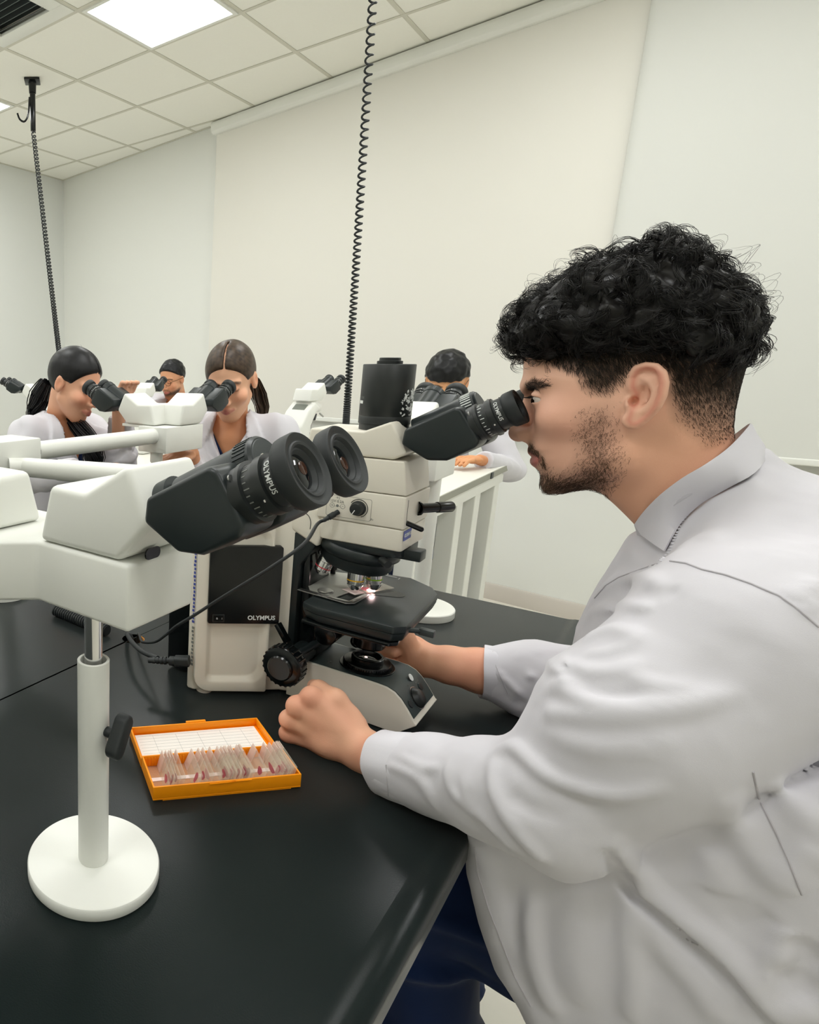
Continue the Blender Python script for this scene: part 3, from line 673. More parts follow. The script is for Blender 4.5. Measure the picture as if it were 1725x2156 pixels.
# stage
so = [(-0.062, -0.098), (-0.038, -0.109), (0.062, -0.108), (0.0735, -0.094), (0.068, 0.060), (0.054, 0.086), (0.016, 0.112), (-0.058, 0.100), (-0.062, 0.06)]
so2 = [(x*0.93, y*0.95) for x, y in so]
st = obj('stage', G().prism(so2, 0.1545, 0.1675, 'z', poly2=so).prism(so, 0.1675, 0.1775), black_m, mic, bevel=0.0018)
st2 = obj('stage_skirt', G().prism([(-0.060, -0.104), (-0.020, -0.1085), (0.058, -0.106), (0.066, -0.094), (0.060, -0.050), (-0.060, -0.050)], 0.1485, 0.1542), gloss_m, mic, bevel=0.002)
obj('stage_slot', G().rbox(-0.034, 0.036, -0.013, 0.013, 0.1776, 0.1780, 0.0128, M=Matrix.Translation((0.002, 0.008, 0)) @ Matrix.Rotation(R(25), 4, 'Z')), gloss_m, mic)
steelplate = mat('grey_stage_plate', (168, 168, 160), 0.4, metal=0.3)
obj('holder_plate', G().prism([(-0.072, -0.054), (-0.101, -0.004), (-0.086, 0.053), (-0.044, 0.070), (-0.032, 0.020), (-0.026, -0.011), (-0.034, -0.058)], 0.1780, 0.1795), steelplate, mic, bevel=0.0005)
obj('slide_clip', G().prism([(-0.086, -0.066), (-0.012, -0.074), (-0.003, -0.066), (0.000, -0.018), (-0.007, -0.018), (-0.012, -0.062), (-0.084, -0.057)], 0.1796, 0.1812), steel_m, mic, bevel=0.0004)
obj('clip_pivot', G().lathe([(0.0108, 0.1796), (0.0108, 0.1818), (0.0098, 0.1826), (0, 0.1827)], Matrix.Translation((-0.053, -0.045, 0)), 28), steel_m, mic)
for x, y in ((-0.094, 0.010), (-0.080, 0.046)): obj('holder_screw', G().cyl((x, y, 0.1795), (x, y, 0.186), 0.004, seg=16).cyl((x, y, 0.186), (x, y, 0.193), 0.006, seg=20), gloss_m, mic)
obj('stage_scale', G().box(-0.03, 0.0, 0.096, 0.0965, 0.1776, 0.1782).box(-0.02, -0.0195, 0.09, 0.097, 0.1776, 0.1782).box(0.004, 0.0045, 0.09, 0.097, 0.1776, 0.1782), print_m, mic, kind='stuff')
sl = thing('specimen_slide', 'glass slide lit pink under the microscope objective, on the stage', 'slide', MS @ Vector((-0.012, 0.008, 0.1798)), MA + R(66))
obj('glass', G().box(-0.038, 0.038, -0.013, 0.013, 0, 0.001), glass_m, sl)
obj('frosted_end', G().box(-0.038, -0.019, -0.013, 0.013, 0.00102, 0.0012), label_m, sl)
obj('stained_section', G().lathe([(0.008, 0.00105), (0.0, 0.00115)], Matrix.Translation((-0.004, 0, 0)), 20), smear_m, sl)
obj('lit_spot', G().lathe([(0.0058, 0.0012), (0.004, 0.0014), (0.0, 0.0015)], Matrix.Translation((-0.0035, -0.009, 0)), 20), glow_m, sl, label='bright pink-white spot lit from below')
pl_ = bpy.data.lights.new('specimen_glow', 'POINT'); pl_.energy = 0.035; pl_.color = (1.0, 0.72, 0.70); pl_.shadow_soft_size = 0.003
po_ = bpy.data.objects.new('specimen_glow', pl_); COL.objects.link(po_); po_.parent = sl; po_.location = (-0.0035, -0.012, 0.0035)
obj('stage_knob_post', G().cyl((0.066, -0.075, 0.165), (0.082, -0.060, 0.163), 0.0035, seg=12).box(0.080, 0.098, -0.064, -0.054, 0.1585, 0.167, M=Matrix.Translation((0, 0, 0))), greyblk_m, mic, bevel=0.0012)
obj('condenser', G().lathe([(0, 0.0975), (0.0205, 0.0975), (0.0225, 0.100), (0.0225, 0.112), (0.0255, 0.1125), (0.0255, 0.122), (0.021, 0.123), (0.021, 0.1405), (0, 0.1405)], None, 48), gloss_m, mic)
obj('condenser_carrier', G().box(-0.065, 0.02, -0.024, 0.024, 0.1245, 0.1395), gloss_m, mic, bevel=0.003)
obj('condenser_lever', G().cyl((0.018, -0.018, 0.118), (0.030, -0.032, 0.117), 0.0016, seg=8), steel_m, mic)
obj('stage_bracket', G().box(-0.066, -0.030, -0.05, 0.05, 0.126, 0.1400).cyl((-0.045, -0.055, 0.118), (-0.045, 0.055, 0.118), 0.016, seg=28), gloss_m, mic, bevel=0.002)
# focus drive
ky = -0.102
fk = obj('focus_knob', G().lathe([(0, 0), (0.024, 0), (0.0285, 0.002), (0.0298, 0.005), (0.0298, 0.021), (0.0285, 0.023), (0.018, 0.023), (0.018, 0.026), (0.0, 0.026)], Matrix.Translation((-0.081, ky-0.011, 0.0765)) @ Matrix.Rotation(R(-90), 4, 'X'), 48), gloss_m, mic)
g = G()
for k in range(24): g.cyl((0.0284*math.cos(k*math.pi/12)-0.081, ky-0.008, 0.0284*math.sin(k*math.pi/12)+0.0765), (0.0284*math.cos(k*math.pi/12)-0.081, ky+0.010, 0.0284*math.sin(k*math.pi/12)+0.0765), 0.0022, seg=8)
obj('grip_rib', g, gloss_m, fk, kind='stuff')
obj('fine_focus_knob', G().lathe([(0, 0), (0.0165, 0), (0.0185, 0.002), (0.0185, 0.006), (0, 0.006)], Matrix.Translation((-0.081, ky-0.017, 0.0765)) @ Matrix.Rotation(R(-90), 4, 'X'), 36), gloss_m, mic)
obj('focus_shaft', G().cyl((-0.081, ky+0.012, 0.0765), (-0.081, -0.030, 0.0765), 0.0155, seg=32).cyl((-0.078, ky+0.015, 0.083), (-0.052, 0.030, 0.101), 0.0058, seg=20), black_m, mic)
obj('tension_lever', G().box(-0.0035, 0.0035, -0.006, 0.006, 0, 0.030, M=Matrix.Translation((-0.093, -0.070, 0.098)) @ Matrix.Rotation(R(-36), 4, 'Y')), gloss_m, mic, bevel=0.001)
obj('focus_knob', G().lathe([(0, 0), (0.018, 0), (0.018, 0.003), (0.0285, 0.003), (0.0298, 0.006), (0.0298, 0.021), (0.0285, 0.024), (0, 0.024)], Matrix.Translation((-0.035, 0.096, 0.0765)) @ Matrix.Rotation(R(-90), 4, 'X'), 48).cyl((-0.035, 0.047, 0.0765), (-0.035, 0.097, 0.0765), 0.009, seg=24), gloss_m, mic)

# cables
def in_mic(p): return MS @ Vector(p)
cb = thing('power_cord', 'thick black mains cord plugged into the back of the big microscope', 'cord', (0, 0, 0))
pp = on_y(400, 1392, 0.918); q1 = on_y(352, 1391, 0.93); q2 = on_y(332, 1386, 0.945)
gd = on_z(283, 1345, TABLE)
pth = [q2, on_y(300, 1372, 0.985), on_y(278, 1352, 1.04), on_y(268, 1336, gd.y - 0.005), gd + Vector((-0.004, 0, -0.012)), gd + Vector((-0.002, 0.002, -0.16))]
obj('cord', G().tube(smooth_path(pth, 10), 0.0040, 12), rubber_m, cb)
dxy = (pp - q1).normalized()
Mp = Matrix.Translation(q1) @ dxy.to_track_quat('Z', 'Y').to_matrix().to_4x4()
Lp = (pp - q1).length
obj('plug', G().rbox(-0.0085, 0.0085, -0.0075, 0.0075, Lp*0.35, Lp*0.98, 0.004, M=Mp).rbox(-0.007, 0.007, -0.006, 0.006, Lp*0.1, Lp*0.35, 0.004, M=Mp), rubber_m, cb, bevel=0.001)
g = G()
for k in range(4): g.cyl(q1 - dxy*(0.006*k+0.001), q1 - dxy*(0.006*k+0.0048), 0.0062 - 0.0004*k, seg=14)
g.cyl(q1 - dxy*0.03, q1 + dxy*(Lp*0.12), 0.0043, seg=14)
obj('strain_relief', g, rubber_m, cb)
cb = thing('adapter_lead', 'thin black lead drooping from the knob panel of the microscope to the bench hole', 'cord', (0, 0, 0))
tip = in_mic(Vector((-0.042, ym, 0.3005)) + pd*0.024)
pth = [tip, tip + (MS.to_3x3() @ pd)*0.012, on_y(640, 1145, 0.80), on_y(575, 1192, 0.80), on_y(510, 1232, 0.82), on_y(455, 1266, 0.85), on_y(405, 1298, 0.87), on_y(372, 1318, 0.90), on_y(350, 1336, 0.95), on_y(327, 1351, 0.99), on_y(300, 1352, 1.06), gd + Vector((0.006, -0.003, 0.002)), gd + Vector((0.004, 0.0, -0.15))]
obj('cord', G().tube(smooth_path(pth, 10), 0.0024, 10), rubber_m, cb)
cc = thing('adapter_block', 'black corrugated cable sleeve lying behind the near stand post', 'cord', (0, 0, 0))
a0, a1 = on_z(118, 1285, TABLE+0.012), on_z(226, 1328, TABLE+0.012)
g = G(); n = 24; d = (a1-a0)/n
for k in range(n): g.cyl(a0 + d*k, a0 + d*(k+0.62), 0.0115, seg=14).cyl(a0 + d*(k+0.62), a0 + d*(k+1.0), 0.0098, seg=14)
obj('sleeve', g, rubber_m, cc, kind='stuff')
# ------------------------------------------------------------------ implicit surfaces for the people
def smin(a, b, k):
    h = np.clip(0.5 + 0.5*(b-a)/k, 0, 1); return b*(1-h) + a*h - k*h*(1-h)
def smax(a, b, k): return -smin(-a, -b, k)
def V3(p): return np.asarray(p, dtype=np.float64)
def s_ball(P, c, r): return np.linalg.norm(P - V3(c), axis=1) - r
def s_ell(P, c, rad, Rm=None):
    q = P - V3(c)
    if Rm is not None: q = q @ np.asarray(Rm)
    q = q / V3(rad); k0 = np.linalg.norm(q, axis=1); k1 = np.linalg.norm(q / V3(rad), axis=1)
    return k0*(k0-1)/np.maximum(k1, 1e-9)
def s_cone(P, a, b, ra, rb):
    a, b = V3(a), V3(b); d = b - a; t = np.clip(((P-a) @ d) / max(d @ d, 1e-12), 0, 1)
    return np.linalg.norm(P - a - t[:, None]*d, axis=1) - (ra + (rb-ra)*t)
def s_chain(P, pts, rs, k=0.0):
    out = None
    for q in range(len(pts)-1):
        d = s_cone(P, pts[q], pts[q+1], rs[q], rs[q+1])
        out = d if out is None else (smin(out, d, k) if k else np.minimum(out, d))
    return out
def s_box(P, c, hs, r, Rm=None):
    q = P - V3(c)
    if Rm is not None: q = q @ np.asarray(Rm)
    q = np.abs(q) - (V3(hs) - r)
    return np.linalg.norm(np.maximum(q, 0), axis=1) + np.minimum(q.max(axis=1), 0) - r
def poly_sd(X, Y, poly):
    """signed distance to a polygon, negative inside"""
    p = np.asarray(poly, float); d = np.full(X.shape, 1e9); ins = np.zeros(X.shape, bool)
    for a, b in zip(p, np.roll(p, -1, 0)):
        e = b - a; wx, wy = X - a[0], Y - a[1]; t = np.clip((wx*e[0] + wy*e[1])/max(e @ e, 1e-12), 0, 1)
        d = np.minimum(d, (wx - e[0]*t)**2 + (wy - e[1]*t)**2)
        c1 = (a[1] <= Y) & (b[1] > Y); c2 = (a[1] > Y) & (b[1] <= Y); cr = e[0]*wy - e[1]*wx
        ins ^= (c1 & (cr > 0)) | (c2 & (cr < 0))
    return np.where(ins, -1, 1)*np.sqrt(d)
class Map2:
    """a value sampled on a 2-D grid, looked up bilinearly"""
    def __init__(s, x0, x1, y0, y1, st, fn):
        s.x0, s.y0, s.st = x0, y0, st
        xs, ys = np.arange(x0, x1+st, st), np.arange(y0, y1+st, st)
        X, Y = np.meshgrid(xs, ys, indexing='ij'); s.v = fn(X, Y)
    def __call__(s, x, y):
        fx = np.clip((x-s.x0)/s.st, 0, s.v.shape[0]-1.001); fy = np.clip((y-s.y0)/s.st, 0, s.v.shape[1]-1.001)
        i, j = fx.astype(int), fy.astype(int); a, b = fx-i, fy-j; v = s.v
        return (v[i, j]*(1-a) + v[i+1, j]*a)*(1-b) + (v[i, j+1]*(1-a) + v[i+1, j+1]*a)*b
def splat(pts, sig):
    """smooth field through (x, y, value) points"""
    pts = np.asarray(pts, float)
    def f(X, Y):
        w = 1e-9; a = 0
        for x, y, v in pts:
            q = np.exp(-((X-x)**2 + (Y-y)**2)/(2*sig*sig)) + 1e-7/(1e-4+(X-x)**2 + (Y-y)**2)*1e-4
            w = w + q; a = a + q*v
        return a/w
    return f
def sdf_mesh(fn, lo, hi, h, k=4, slack=1.7, clip=None):
    """surface nets of fn = 0, sampled only in blocks near the surface"""
    lo, hi = V3(lo), V3(hi); n = np.maximum(1, np.ceil((hi-lo)/(h*k))).astype(int)
    ax = [lo[a] + (np.arange(n[a])+0.5)*h*k for a in range(3)]
    C = np.stack(np.meshgrid(*ax, indexing='ij'), -1).reshape(-1, 3)
    dc = fn(C)
    act = np.abs(dc) < h*k*0.87*slack
    N = n*k
    val = np.repeat(np.repeat(np.repeat(dc.reshape(n), k, 0), k, 1), k, 2).astype(np.float32)
    idx = np.argwhere(act.reshape(n))
    o = np.stack(np.meshgrid(*[np.arange(k)]*3, indexing='ij'), -1).reshape(-1, 3)
    F = (idx[:, None, :]*k + o[None]).reshape(-1, 3)
    for s in range(0, len(F), 400000):
        q = F[s:s+400000]; val[q[:, 0], q[:, 1], q[:, 2]] = fn(lo + q*h)
    val[0], val[-1], val[:, 0], val[:, -1], val[:, :, 0], val[:, :, -1] = [np.maximum(v, 1e-4) for v in (val[0], val[-1], val[:, 0], val[:, -1], val[:, :, 0], val[:, :, -1])]
    s = val < 0
    cnt = sum(s[a:N[0]-1+a, b:N[1]-1+b, c:N[2]-1+c].astype(np.int8) for a in (0, 1) for b in (0, 1) for c in (0, 1))
    cells = np.argwhere((cnt > 0) & (cnt < 8))
    cid = np.full(tuple(N-1), -1, np.int64); cid[tuple(cells.T)] = np.arange(len(cells))
    acc = np.zeros((len(cells), 3)); num = np.zeros(len(cells))
    cor = [np.array(c) for c in ((0,0,0),(1,0,0),(0,1,0),(1,1,0),(0,0,1),(1,0,1),(0,1,1),(1,1,1))]
    vals = [val[tuple((cells + c).T)] for c in cor]
    for a, b in ((0,1),(2,3),(4,5),(6,7),(0,2),(1,3),(4,6),(5,7),(0,4),(1,5),(2,6),(3,7)):
        m = (vals[a] < 0) != (vals[b] < 0)
        t = (vals[a][m]/(vals[a][m]-vals[b][m]))[:, None]
        acc[m] += cor[a] + (cor[b]-cor[a])*t; num[m] += 1
    verts = lo + (cells + acc/num[:, None])*h
    quads = []
    for a in range(3):
        b, c = (a+1) % 3, (a+2) % 3
        sl0 = [slice(0, N[q]) for q in range(3)]; sl1 = list(sl0); sl0[a] = slice(0, N[a]-1); sl1[a] = slice(1, N[a])
        e = np.argwhere(s[tuple(sl0)] != s[tuple(sl1)])
        e = e[(e[:, b] > 0) & (e[:, c] > 0) & (e[:, b] < N[b]-1) & (e[:, c] < N[c]-1)]
        d0 = s[tuple(e.T)]
        ob = np.zeros(3, int); ob[b] = 1; oc = np.zeros(3, int); oc[c] = 1
        q = np.stack([cid[tuple((e-ob-oc).T)], cid[tuple((e-oc).T)], cid[tuple(e.T)], cid[tuple((e-ob).T)]], 1)
        q[~d0] = q[~d0][:, ::-1]; quads.append(q)
    quads = np.concatenate(quads); quads = quads[(quads >= 0).all(1)]
    if clip is not None:
        keep = clip(verts); quads = quads[keep[quads].all(1)]
        used = np.unique(quads); mp = np.full(len(verts), -1); mp[used] = np.arange(len(used)); verts, quads = verts[used], mp[quads]
    return verts, quads
def join(*ms):
    vs, fs, o = [], [], 0
    for v, f in ms: vs.append(v); fs.append(np.asarray(f) + o); o += len(v)
    return np.concatenate(vs), np.concatenate(fs)
def np_mesh(name, v, f, m, parent=None, origin=(0, 0, 0), col=None, angle=180, **k):
    """mesh from numpy arrays (all faces of one length)"""
    f = np.asarray(f); me = bpy.data.meshes.new(name); nf, w = f.shape
    me.vertices.add(len(v)); me.vertices.foreach_set('co', (np.asarray(v) - V3(origin)).astype(np.float32).ravel())
    me.loops.add(nf*w); me.loops.foreach_set('vertex_index', f.astype(np.int32).ravel())
    me.polygons.add(nf); me.polygons.foreach_set('loop_start', np.arange(0, nf*w, w, dtype=np.int32))
    me.update(calc_edges=True); me.validate()
    if col is not None:
        a = me.color_attributes.new('col', 'FLOAT_COLOR', 'POINT')
        a.data.foreach_set('color', np.concatenate([col, np.ones((len(col), 1))], 1).astype(np.float32).ravel())
    return mobj(name, me, m, parent, angle, **k)
def vnormals(v, f):
    n = np.cross(v[f[:, 2]]-v[f[:, 0]], v[f[:, -1]]-v[f[:, 1]]); a = np.linalg.norm(n, axis=1)
    vn = np.zeros_like(v)
    for q in range(f.shape[1]): np.add.at(vn, f[:, q], n)
    vn /= np.maximum(np.linalg.norm(vn, axis=1), 1e-12)[:, None]
    return vn, a
def strands(paths, r0, r1=0.00005):
    """thin three-sided tubes; paths (n, m, 3); as triangles"""
    paths = np.asarray(paths); n, m, _ = paths.shape
    t = np.gradient(paths, axis=1); t /= np.maximum(np.linalg.norm(t, axis=2), 1e-12)[..., None]
    ref = np.where(np.abs(t[..., 2:3]) < 0.9, [[[0, 0, 1.0]]], [[[1.0, 0, 0]]])
    x = np.cross(t, ref); x /= np.maximum(np.linalg.norm(x, axis=2), 1e-12)[..., None]; y = np.cross(t, x)
    r0 = np.broadcast_to(np.asarray(r0, float), (n,))
    rad = r0[:, None]*np.linspace(1, 0, m)[None]**0.6 + r1
    V = np.stack([paths + (x*math.cos(2*math.pi*q/3) + y*math.sin(2*math.pi*q/3))*rad[..., None] for q in range(3)], 2)
    base = (np.arange(n)[:, None]*m + np.arange(m-1)[None])[..., None]*3
    fs = []
    for q in range(3):
        a, b = base + q, base + (q+1) % 3
        fs.append(np.concatenate([a, b, b+3], -1).reshape(-1, 3)); fs.append(np.concatenate([a, b+3, a+3], -1).reshape(-1, 3))
    return V.reshape(-1, 3), np.concatenate(fs)
def sample_faces(v, f, n, rng, wfn=None):
    c = v[f].mean(1); vn, a = vnormals(v, f)
    w = a*(wfn(c) if wfn is not None else 1)
    p = w/w.sum(); i = rng.choice(len(f), n, p=p)
    u = rng.random((n, 4)); u /= u.sum(1)[:, None]
    ff = f[i]
    if f.shape[1] == 3: u = u[:, :3]/u[:, :3].sum(1)[:, None]
    P = (v[ff]*u[..., None]).sum(1); N = vn[ff].mean(1); N /= np.maximum(np.linalg.norm(N, axis=1), 1e-12)[:, None]
    return P, N
def vnoise(P, sc, seed=0):
    """cheap smooth noise, about -1..1"""
    rg = np.random.default_rng(seed); out = 0
    for o in range(6):
        d = rg.normal(size=3); d /= np.linalg.norm(d); fr = sc*(0.7+0.9*rg.random())
        out = out + np.sin(P @ d*fr + rg.random()*6.28 + 1.3*np.sin(P @ np.roll(d, 1)*fr*0.8 + rg.random()*6.28))
    return out/3.2
def room_of(v):
    v = Vector(v); return np.array([v.dot(UI), v.dot(UJ), v.z])
def rp(x, y, j):                 # measured point on the upright plane j = const, in room coordinates
    return room_of(on_plane(x, y, W(0, j, 0), UJ))
def ri(x, y, i):
    return room_of(on_plane(x, y, W(i, 0, 0), UI))
def rz_(x, y, z): return room_of(on_z(x, y, z))
def trace(fn, x, y, t0=0.25, t1=2.0):        # first point of an implicit surface met by the line of sight through a measured point
    d = ray(x, y).normalized(); d = np.array([d.dot(UI), d.dot(UJ), d.z]); o = np.array([0, 0, CAM_H]); t = t0
    for _ in range(160):
        s = fn((o + d*t)[None])[0]
        if abs(s) < 4e-4: break
        t += s*0.7
        if t > t1: return None
    return o + d*t
def rgb(c): return np.array(lin(c))
def mixc(col, c, w): return col*(1-w[:, None]) + rgb(c)[None]*w[:, None]
skin_m = attr_mat('skin', 0.46, sss=0.0, bump=0.12, bscale=900, spec=0.35)
hair_m = attr_mat('hair', 0.42, spec=0.35)
coat_m = mat('white_coat_cotton', (207, 205, 211), 0.85, bump=0.12, bscale=1600, sheen=0.15, spec=0.2)
nt_ = coat_m.node_tree; tc_ = nt_.nodes.new('ShaderNodeTexCoord'); mp_ = nt_.nodes.new('ShaderNodeMapping'); mp_.inputs['Scale'].default_value = (1.0, 1.0, 0.55)
rn_ = nt_.nodes.new('ShaderNodeTexNoise'); rn_.noise_type = 'RIDGED_MULTIFRACTAL'; rn_.inputs['Scale'].default_value = 8.0; rn_.inputs['Detail'].default_value = 2.5; rn_.inputs['Distortion'].default_value = 0.8
bp_ = nt_.nodes.new('ShaderNodeBump'); bp_.inputs['Strength'].default_value = 0.30; bp_.inputs['Distance'].default_value = 0.006
nt_.links.new(tc_.outputs['Object'], mp_.inputs[0]); nt_.links.new(mp_.outputs[0], rn_.inputs['Vector']); nt_.links.new(rn_.outputs['Fac'], bp_.inputs['Height'])
fb_ = [n for n in nt_.nodes if n.type == 'BUMP' and n != bp_][0]; nt_.links.new(bp_.outputs['Normal'], fb_.inputs['Normal'])
seam_m = mat('coat_seam', (186, 183, 188), 0.9, spec=0.2)
navy_m = mat('navy_cotton', (10, 32, 70), 0.8, bump=0.15, bscale=1500, sheen=0.1, spec=0.2)
shoe_m = mat('black_shoe', (18, 22, 20), 0.5)
eye_m = mat('eye_white', (225, 215, 205), 0.15, spec=0.6)
iris_m = mat('dark_iris', (30, 20, 14), 0.1, spec=0.6)
# ------------------------------------------------------------------ the man at the big microscope
JM = 0.925                                   # his median plane; u = forward (-i), w = height, v = towards his left
RNG = np.random.default_rng(11)
def hd2(pts, v=0.0):                         # measured profile points -> (u, w) on the plane at v
    out = []
    for x, y in pts:
        p = rp(1040 + x/2.875, 480 + y/2.875, JM - v); out.append((-p[0], p[2]))
    return out
def hp3(x, y, v):
    (u, w), = hd2([(x, y)], v); return np.array([u, v, w])
face = [(330,720),(215,740),(190,790),(184,850),(183,905),(184,940),(196,985),(232,1045),(252,1110),(246,1190),(232,1262),(222,1300),(212,1335),(216,1362),(236,1375),(228,1398),(232,1425),(258,1445),(284,1478),(288,1510),(286,1548),(300,1585),(338,1606),(400,1606),(470,1592),(540,1580),(600,1582),(660,1604),(735,1672),(800,1735),(868,1806),(905,1880),(950,2000),(1200,2150),(1500,2050),(1560,1700),(1540,1420),(1462,1290),(1452,1200),(1462,1100),(1490,960),(1530,800),(1545,640),(1500,480),(1400,350),(1220,250),(1000,210),(760,240),(560,330),(420,450),(340,580)]
FACE = hd2(face)
wid = [(900,500,.074),(1400,600,.068),(1500,850,.060),(520,700,.066),(260,850,.060),(230,1000,.060),(450,1080,.0665),(700,1000,.071),(850,1050,.0715),(1100,1000,.066),(750,1350,.061),(500,1400,.058),(300,1380,.052),(350,1550,.044),(600,1560,.052),(1000,1450,.055),(1350,1180,.054),(900,1700,.054),(1200,1900,.054),(1500,1700,.052),(1400,1400,.054)]
WID = [hd2([(x, y)])[0] + (w,) for x, y, w in wid]
rad = [(900,500,.078),(260,850,.062),(260,1150,.056),(350,1550,.042),(300,1380,.050),(600,1560,.048),(800,1250,.062),(1100,1450,.058),(1400,1150,.058),(900,1750,.058),(1400,700,.072),(1200,1900,.075)]
RAD = [hd2([(x, y)])[0] + (w,) for x, y, w in rad]
ux = [p[0] for p in FACE]; wx = [p[1] for p in FACE]
bb_ = (min(ux)-0.06, max(ux)+0.06, min(wx)-0.05, max(wx)+0.06)
MD = Map2(*bb_, 0.0012, lambda X, Y: -poly_sd(X, Y, FACE))
MW = Map2(*bb_, 0.004, splat(WID, 0.022))
MR = Map2(*bb_, 0.004, splat(RAD, 0.028))
def inflate(u, v, w, md, W_, R_):
    D = md(u, w); q = 1 - np.minimum(D/R_, 1.0)
    return (np.sqrt(q*q + (v/W_)**2) - 1)*np.minimum(R_, W_)
# ear, in its own slanted plane on the side of the head
EARV = 0.069
helix = [(852,1010),(828,960),(836,900),(870,852),(925,834),(985,842),(1028,880),(1040,935),(1028,1010),(1000,1075),(955,1130),(905,1172),(862,1196),(828,1192),(808,1165)]
HX = [hp3(x, y, EARV) for x, y in helix]
def lift(p, k): q = np.array(p); q[1] = k; return q
uf = HX[0][0]
for k, q in enumerate(HX):                    # the rear rim stands off the head
    q[1] = 0.0725 + np.clip((uf - q[0])*0.42, 0, 0.02) + (0.002 if 3 <= k <= 9 else 0)
HXp = [(q[0], q[2]) for q in HX]
ANTI = [hp3(x, y, EARV) for x, y in ((905,905),(960,930),(985,985),(962,1050),(925,1098),(875,1120),(838,1105))]
for q in ANTI: q[1] = 0.0722 + np.clip((uf - q[0])*0.40, 0, 0.02)
TRG = hp3(822, 1062, 0.0735); CAN = hp3(848, 1050, 0.073); CONC = hp3(880, 1015, 0.0770); LOBE = hp3(838, 1160, 0.0745); FOSS = hp3(925, 880, 0.081)
EARMAP = Map2(min(p[0] for p in HXp)-0.02, max(p[0] for p in HXp)+0.02, min(p[1] for p in HXp)-0.02, max(p[1] for p in HXp)+0.02, 0.001, lambda X, Y: poly_sd(X, Y, HXp))
EC = (np.mean([p[0] for p in HXp]), np.mean([p[2] for p in HX]))
EYE = hp3(306, 1032, 0.031)
NTIP, NAS = hp3(134, 1236, 0.0), hp3(222, 1050, 0.0)
ALA, NOS = hp3(196, 1252, 0.0), hp3(160, 1284, 0.0)
CHK, SUB = hp3(420, 1150, 0.045), hp3(420, 1330, 0.05)
ULIP, LLIP, MCOR, MGAP = hp3(222, 1352, 0.0), hp3(240, 1408, 0.0), hp3(312, 1384, 0.022), hp3(222, 1380, 0.0)
BROW0, BROW1 = hp3(205, 962, 0.010), hp3(330, 945, 0.045)
JAW = hp3(760, 1400, 0.055)
def head_sdf(P):
    """P in (u, v, w)"""
    u, v, w = P[:, 0], np.abs(P[:, 1]), P[:, 2]; S = np.stack([u, v, w], 1)
    d = inflate(u, P[:, 1], w, MD, MW(u, w), MR(u, w))
    d = smin(d, s_chain(S, [BROW0, (BROW0+BROW1)/2 + np.array([0.0015, 0, 0.002]), BROW1], [0.006, 0.0065, 0.006]), 0.012)
    d = smax(d, -s_ell(S, EYE + np.array([0.011, 0.001, 0.0]), (0.012, 0.017, 0.0105)), 0.010)          # orbit
    d = smin(d, s_ell(S, CHK, (0.022, 0.020, 0.015)), 0.022)
    d = smin(d, np.maximum(s_ball(S, EYE, 0.0138), -(w - EYE[2] - 0.0004 - 0.18*(u - EYE[0]))), 0.0025)  # upper lid
    d = smin(d, np.maximum(s_ball(S, EYE, 0.0132), (w - EYE[2] + 0.0042)), 0.004)                        # lower lid
    n = s_chain(S, [NAS, (NAS+NTIP)/2 + np.array([-0.001, 0, 0.001]), NTIP + np.array([-0.004, 0, 0])], [0.0075, 0.0085, 0.0102])
    n = smin(n, s_ball(S, NTIP + np.array([-0.0035, 0, 0]), 0.0105), 0.004)
    n = smin(n, s_ell(S, ALA + np.array([-0.003, 0.0125, 0.001]), (0.0115, 0.0068, 0.0085)), 0.006)
    n = smax(n, -s_ell(S, NOS + np.array([-0.006, 0.0065, -0.001]), (0.0075, 0.0035, 0.005)), 0.003)
    d = smin(d, n, 0.009)
    d = smin(d, s_chain(S, [ULIP + np.array([-0.004, 0, 0.001]), ULIP + np.array([-0.008, 0.012, 0]), MCOR], [0.0062, 0.0055, 0.003]), 0.005)
    d = smin(d, s_chain(S, [LLIP + np.array([-0.0045, 0, 0]), LLIP + np.array([-0.009, 0.011, 0.0005]), MCOR], [0.0072, 0.0062, 0.003]), 0.005)
    d = smax(d, -s_chain(S, [MGAP + np.array([0.003, 0, 0]), MGAP + np.array([-0.006, 0.012, 0]), MCOR + np.array([0, 0.001, 0])], [0.0030, 0.0024, 0.0010]), 0.002)
    d = smin(d, s_ball(S, JAW, 0.010), 0.03)
    # ear
    m = (np.abs(u-EC[0]) < 0.045) & (np.abs(w-EC[1]) < 0.055) & (v > 0.05)
    if m.any():
        Q = S[m]; du = Q[:, 0]
        pl = 0.0722 + np.clip((uf - du)*0.36, -0.004, 0.02)
        e = np.maximum(EARMAP(du, Q[:, 2]), np.abs(Q[:, 1]-pl+0.0005) - 0.0022)
        e = np.minimum(e, np.maximum(EARMAP(du, Q[:, 2]) + 0.010, np.maximum(Q[:, 1]-pl, 0.055-Q[:, 1])))   # body joining it to the skull
        e = smin(e, s_chain(Q, HX, [0.0022]+[0.0030]*2+[0.0040]*6+[0.0036, 0.0032, 0.003, 0.0034, 0.0036, 0.003]), 0.002)
        e = smin(e, s_chain(Q, ANTI, [0.0022, 0.0030, 0.0034, 0.0036, 0.0036, 0.0040, 0.0040]), 0.003)
        e = smin(e, s_ell(Q, TRG, (0.0042, 0.0045, 0.0068)), 0.003)
        e = smin(e, s_ell(Q, LOBE, (0.0085, 0.0036, 0.0080)), 0.004)
        dm = smin(d[m], e, 0.0045)
        dm = smax(dm, -s_ell(Q, CONC, (0.0085, 0.0060, 0.0115)), 0.003)
        dm = smax(dm, -s_ell(Q, CAN, (0.0042, 0.0095, 0.0050)), 0.002)
        dm = smax(dm, -s_ell(Q, FOSS, (0.0085, 0.0035, 0.0045)), 0.003)
        d[m] = dm
    return d
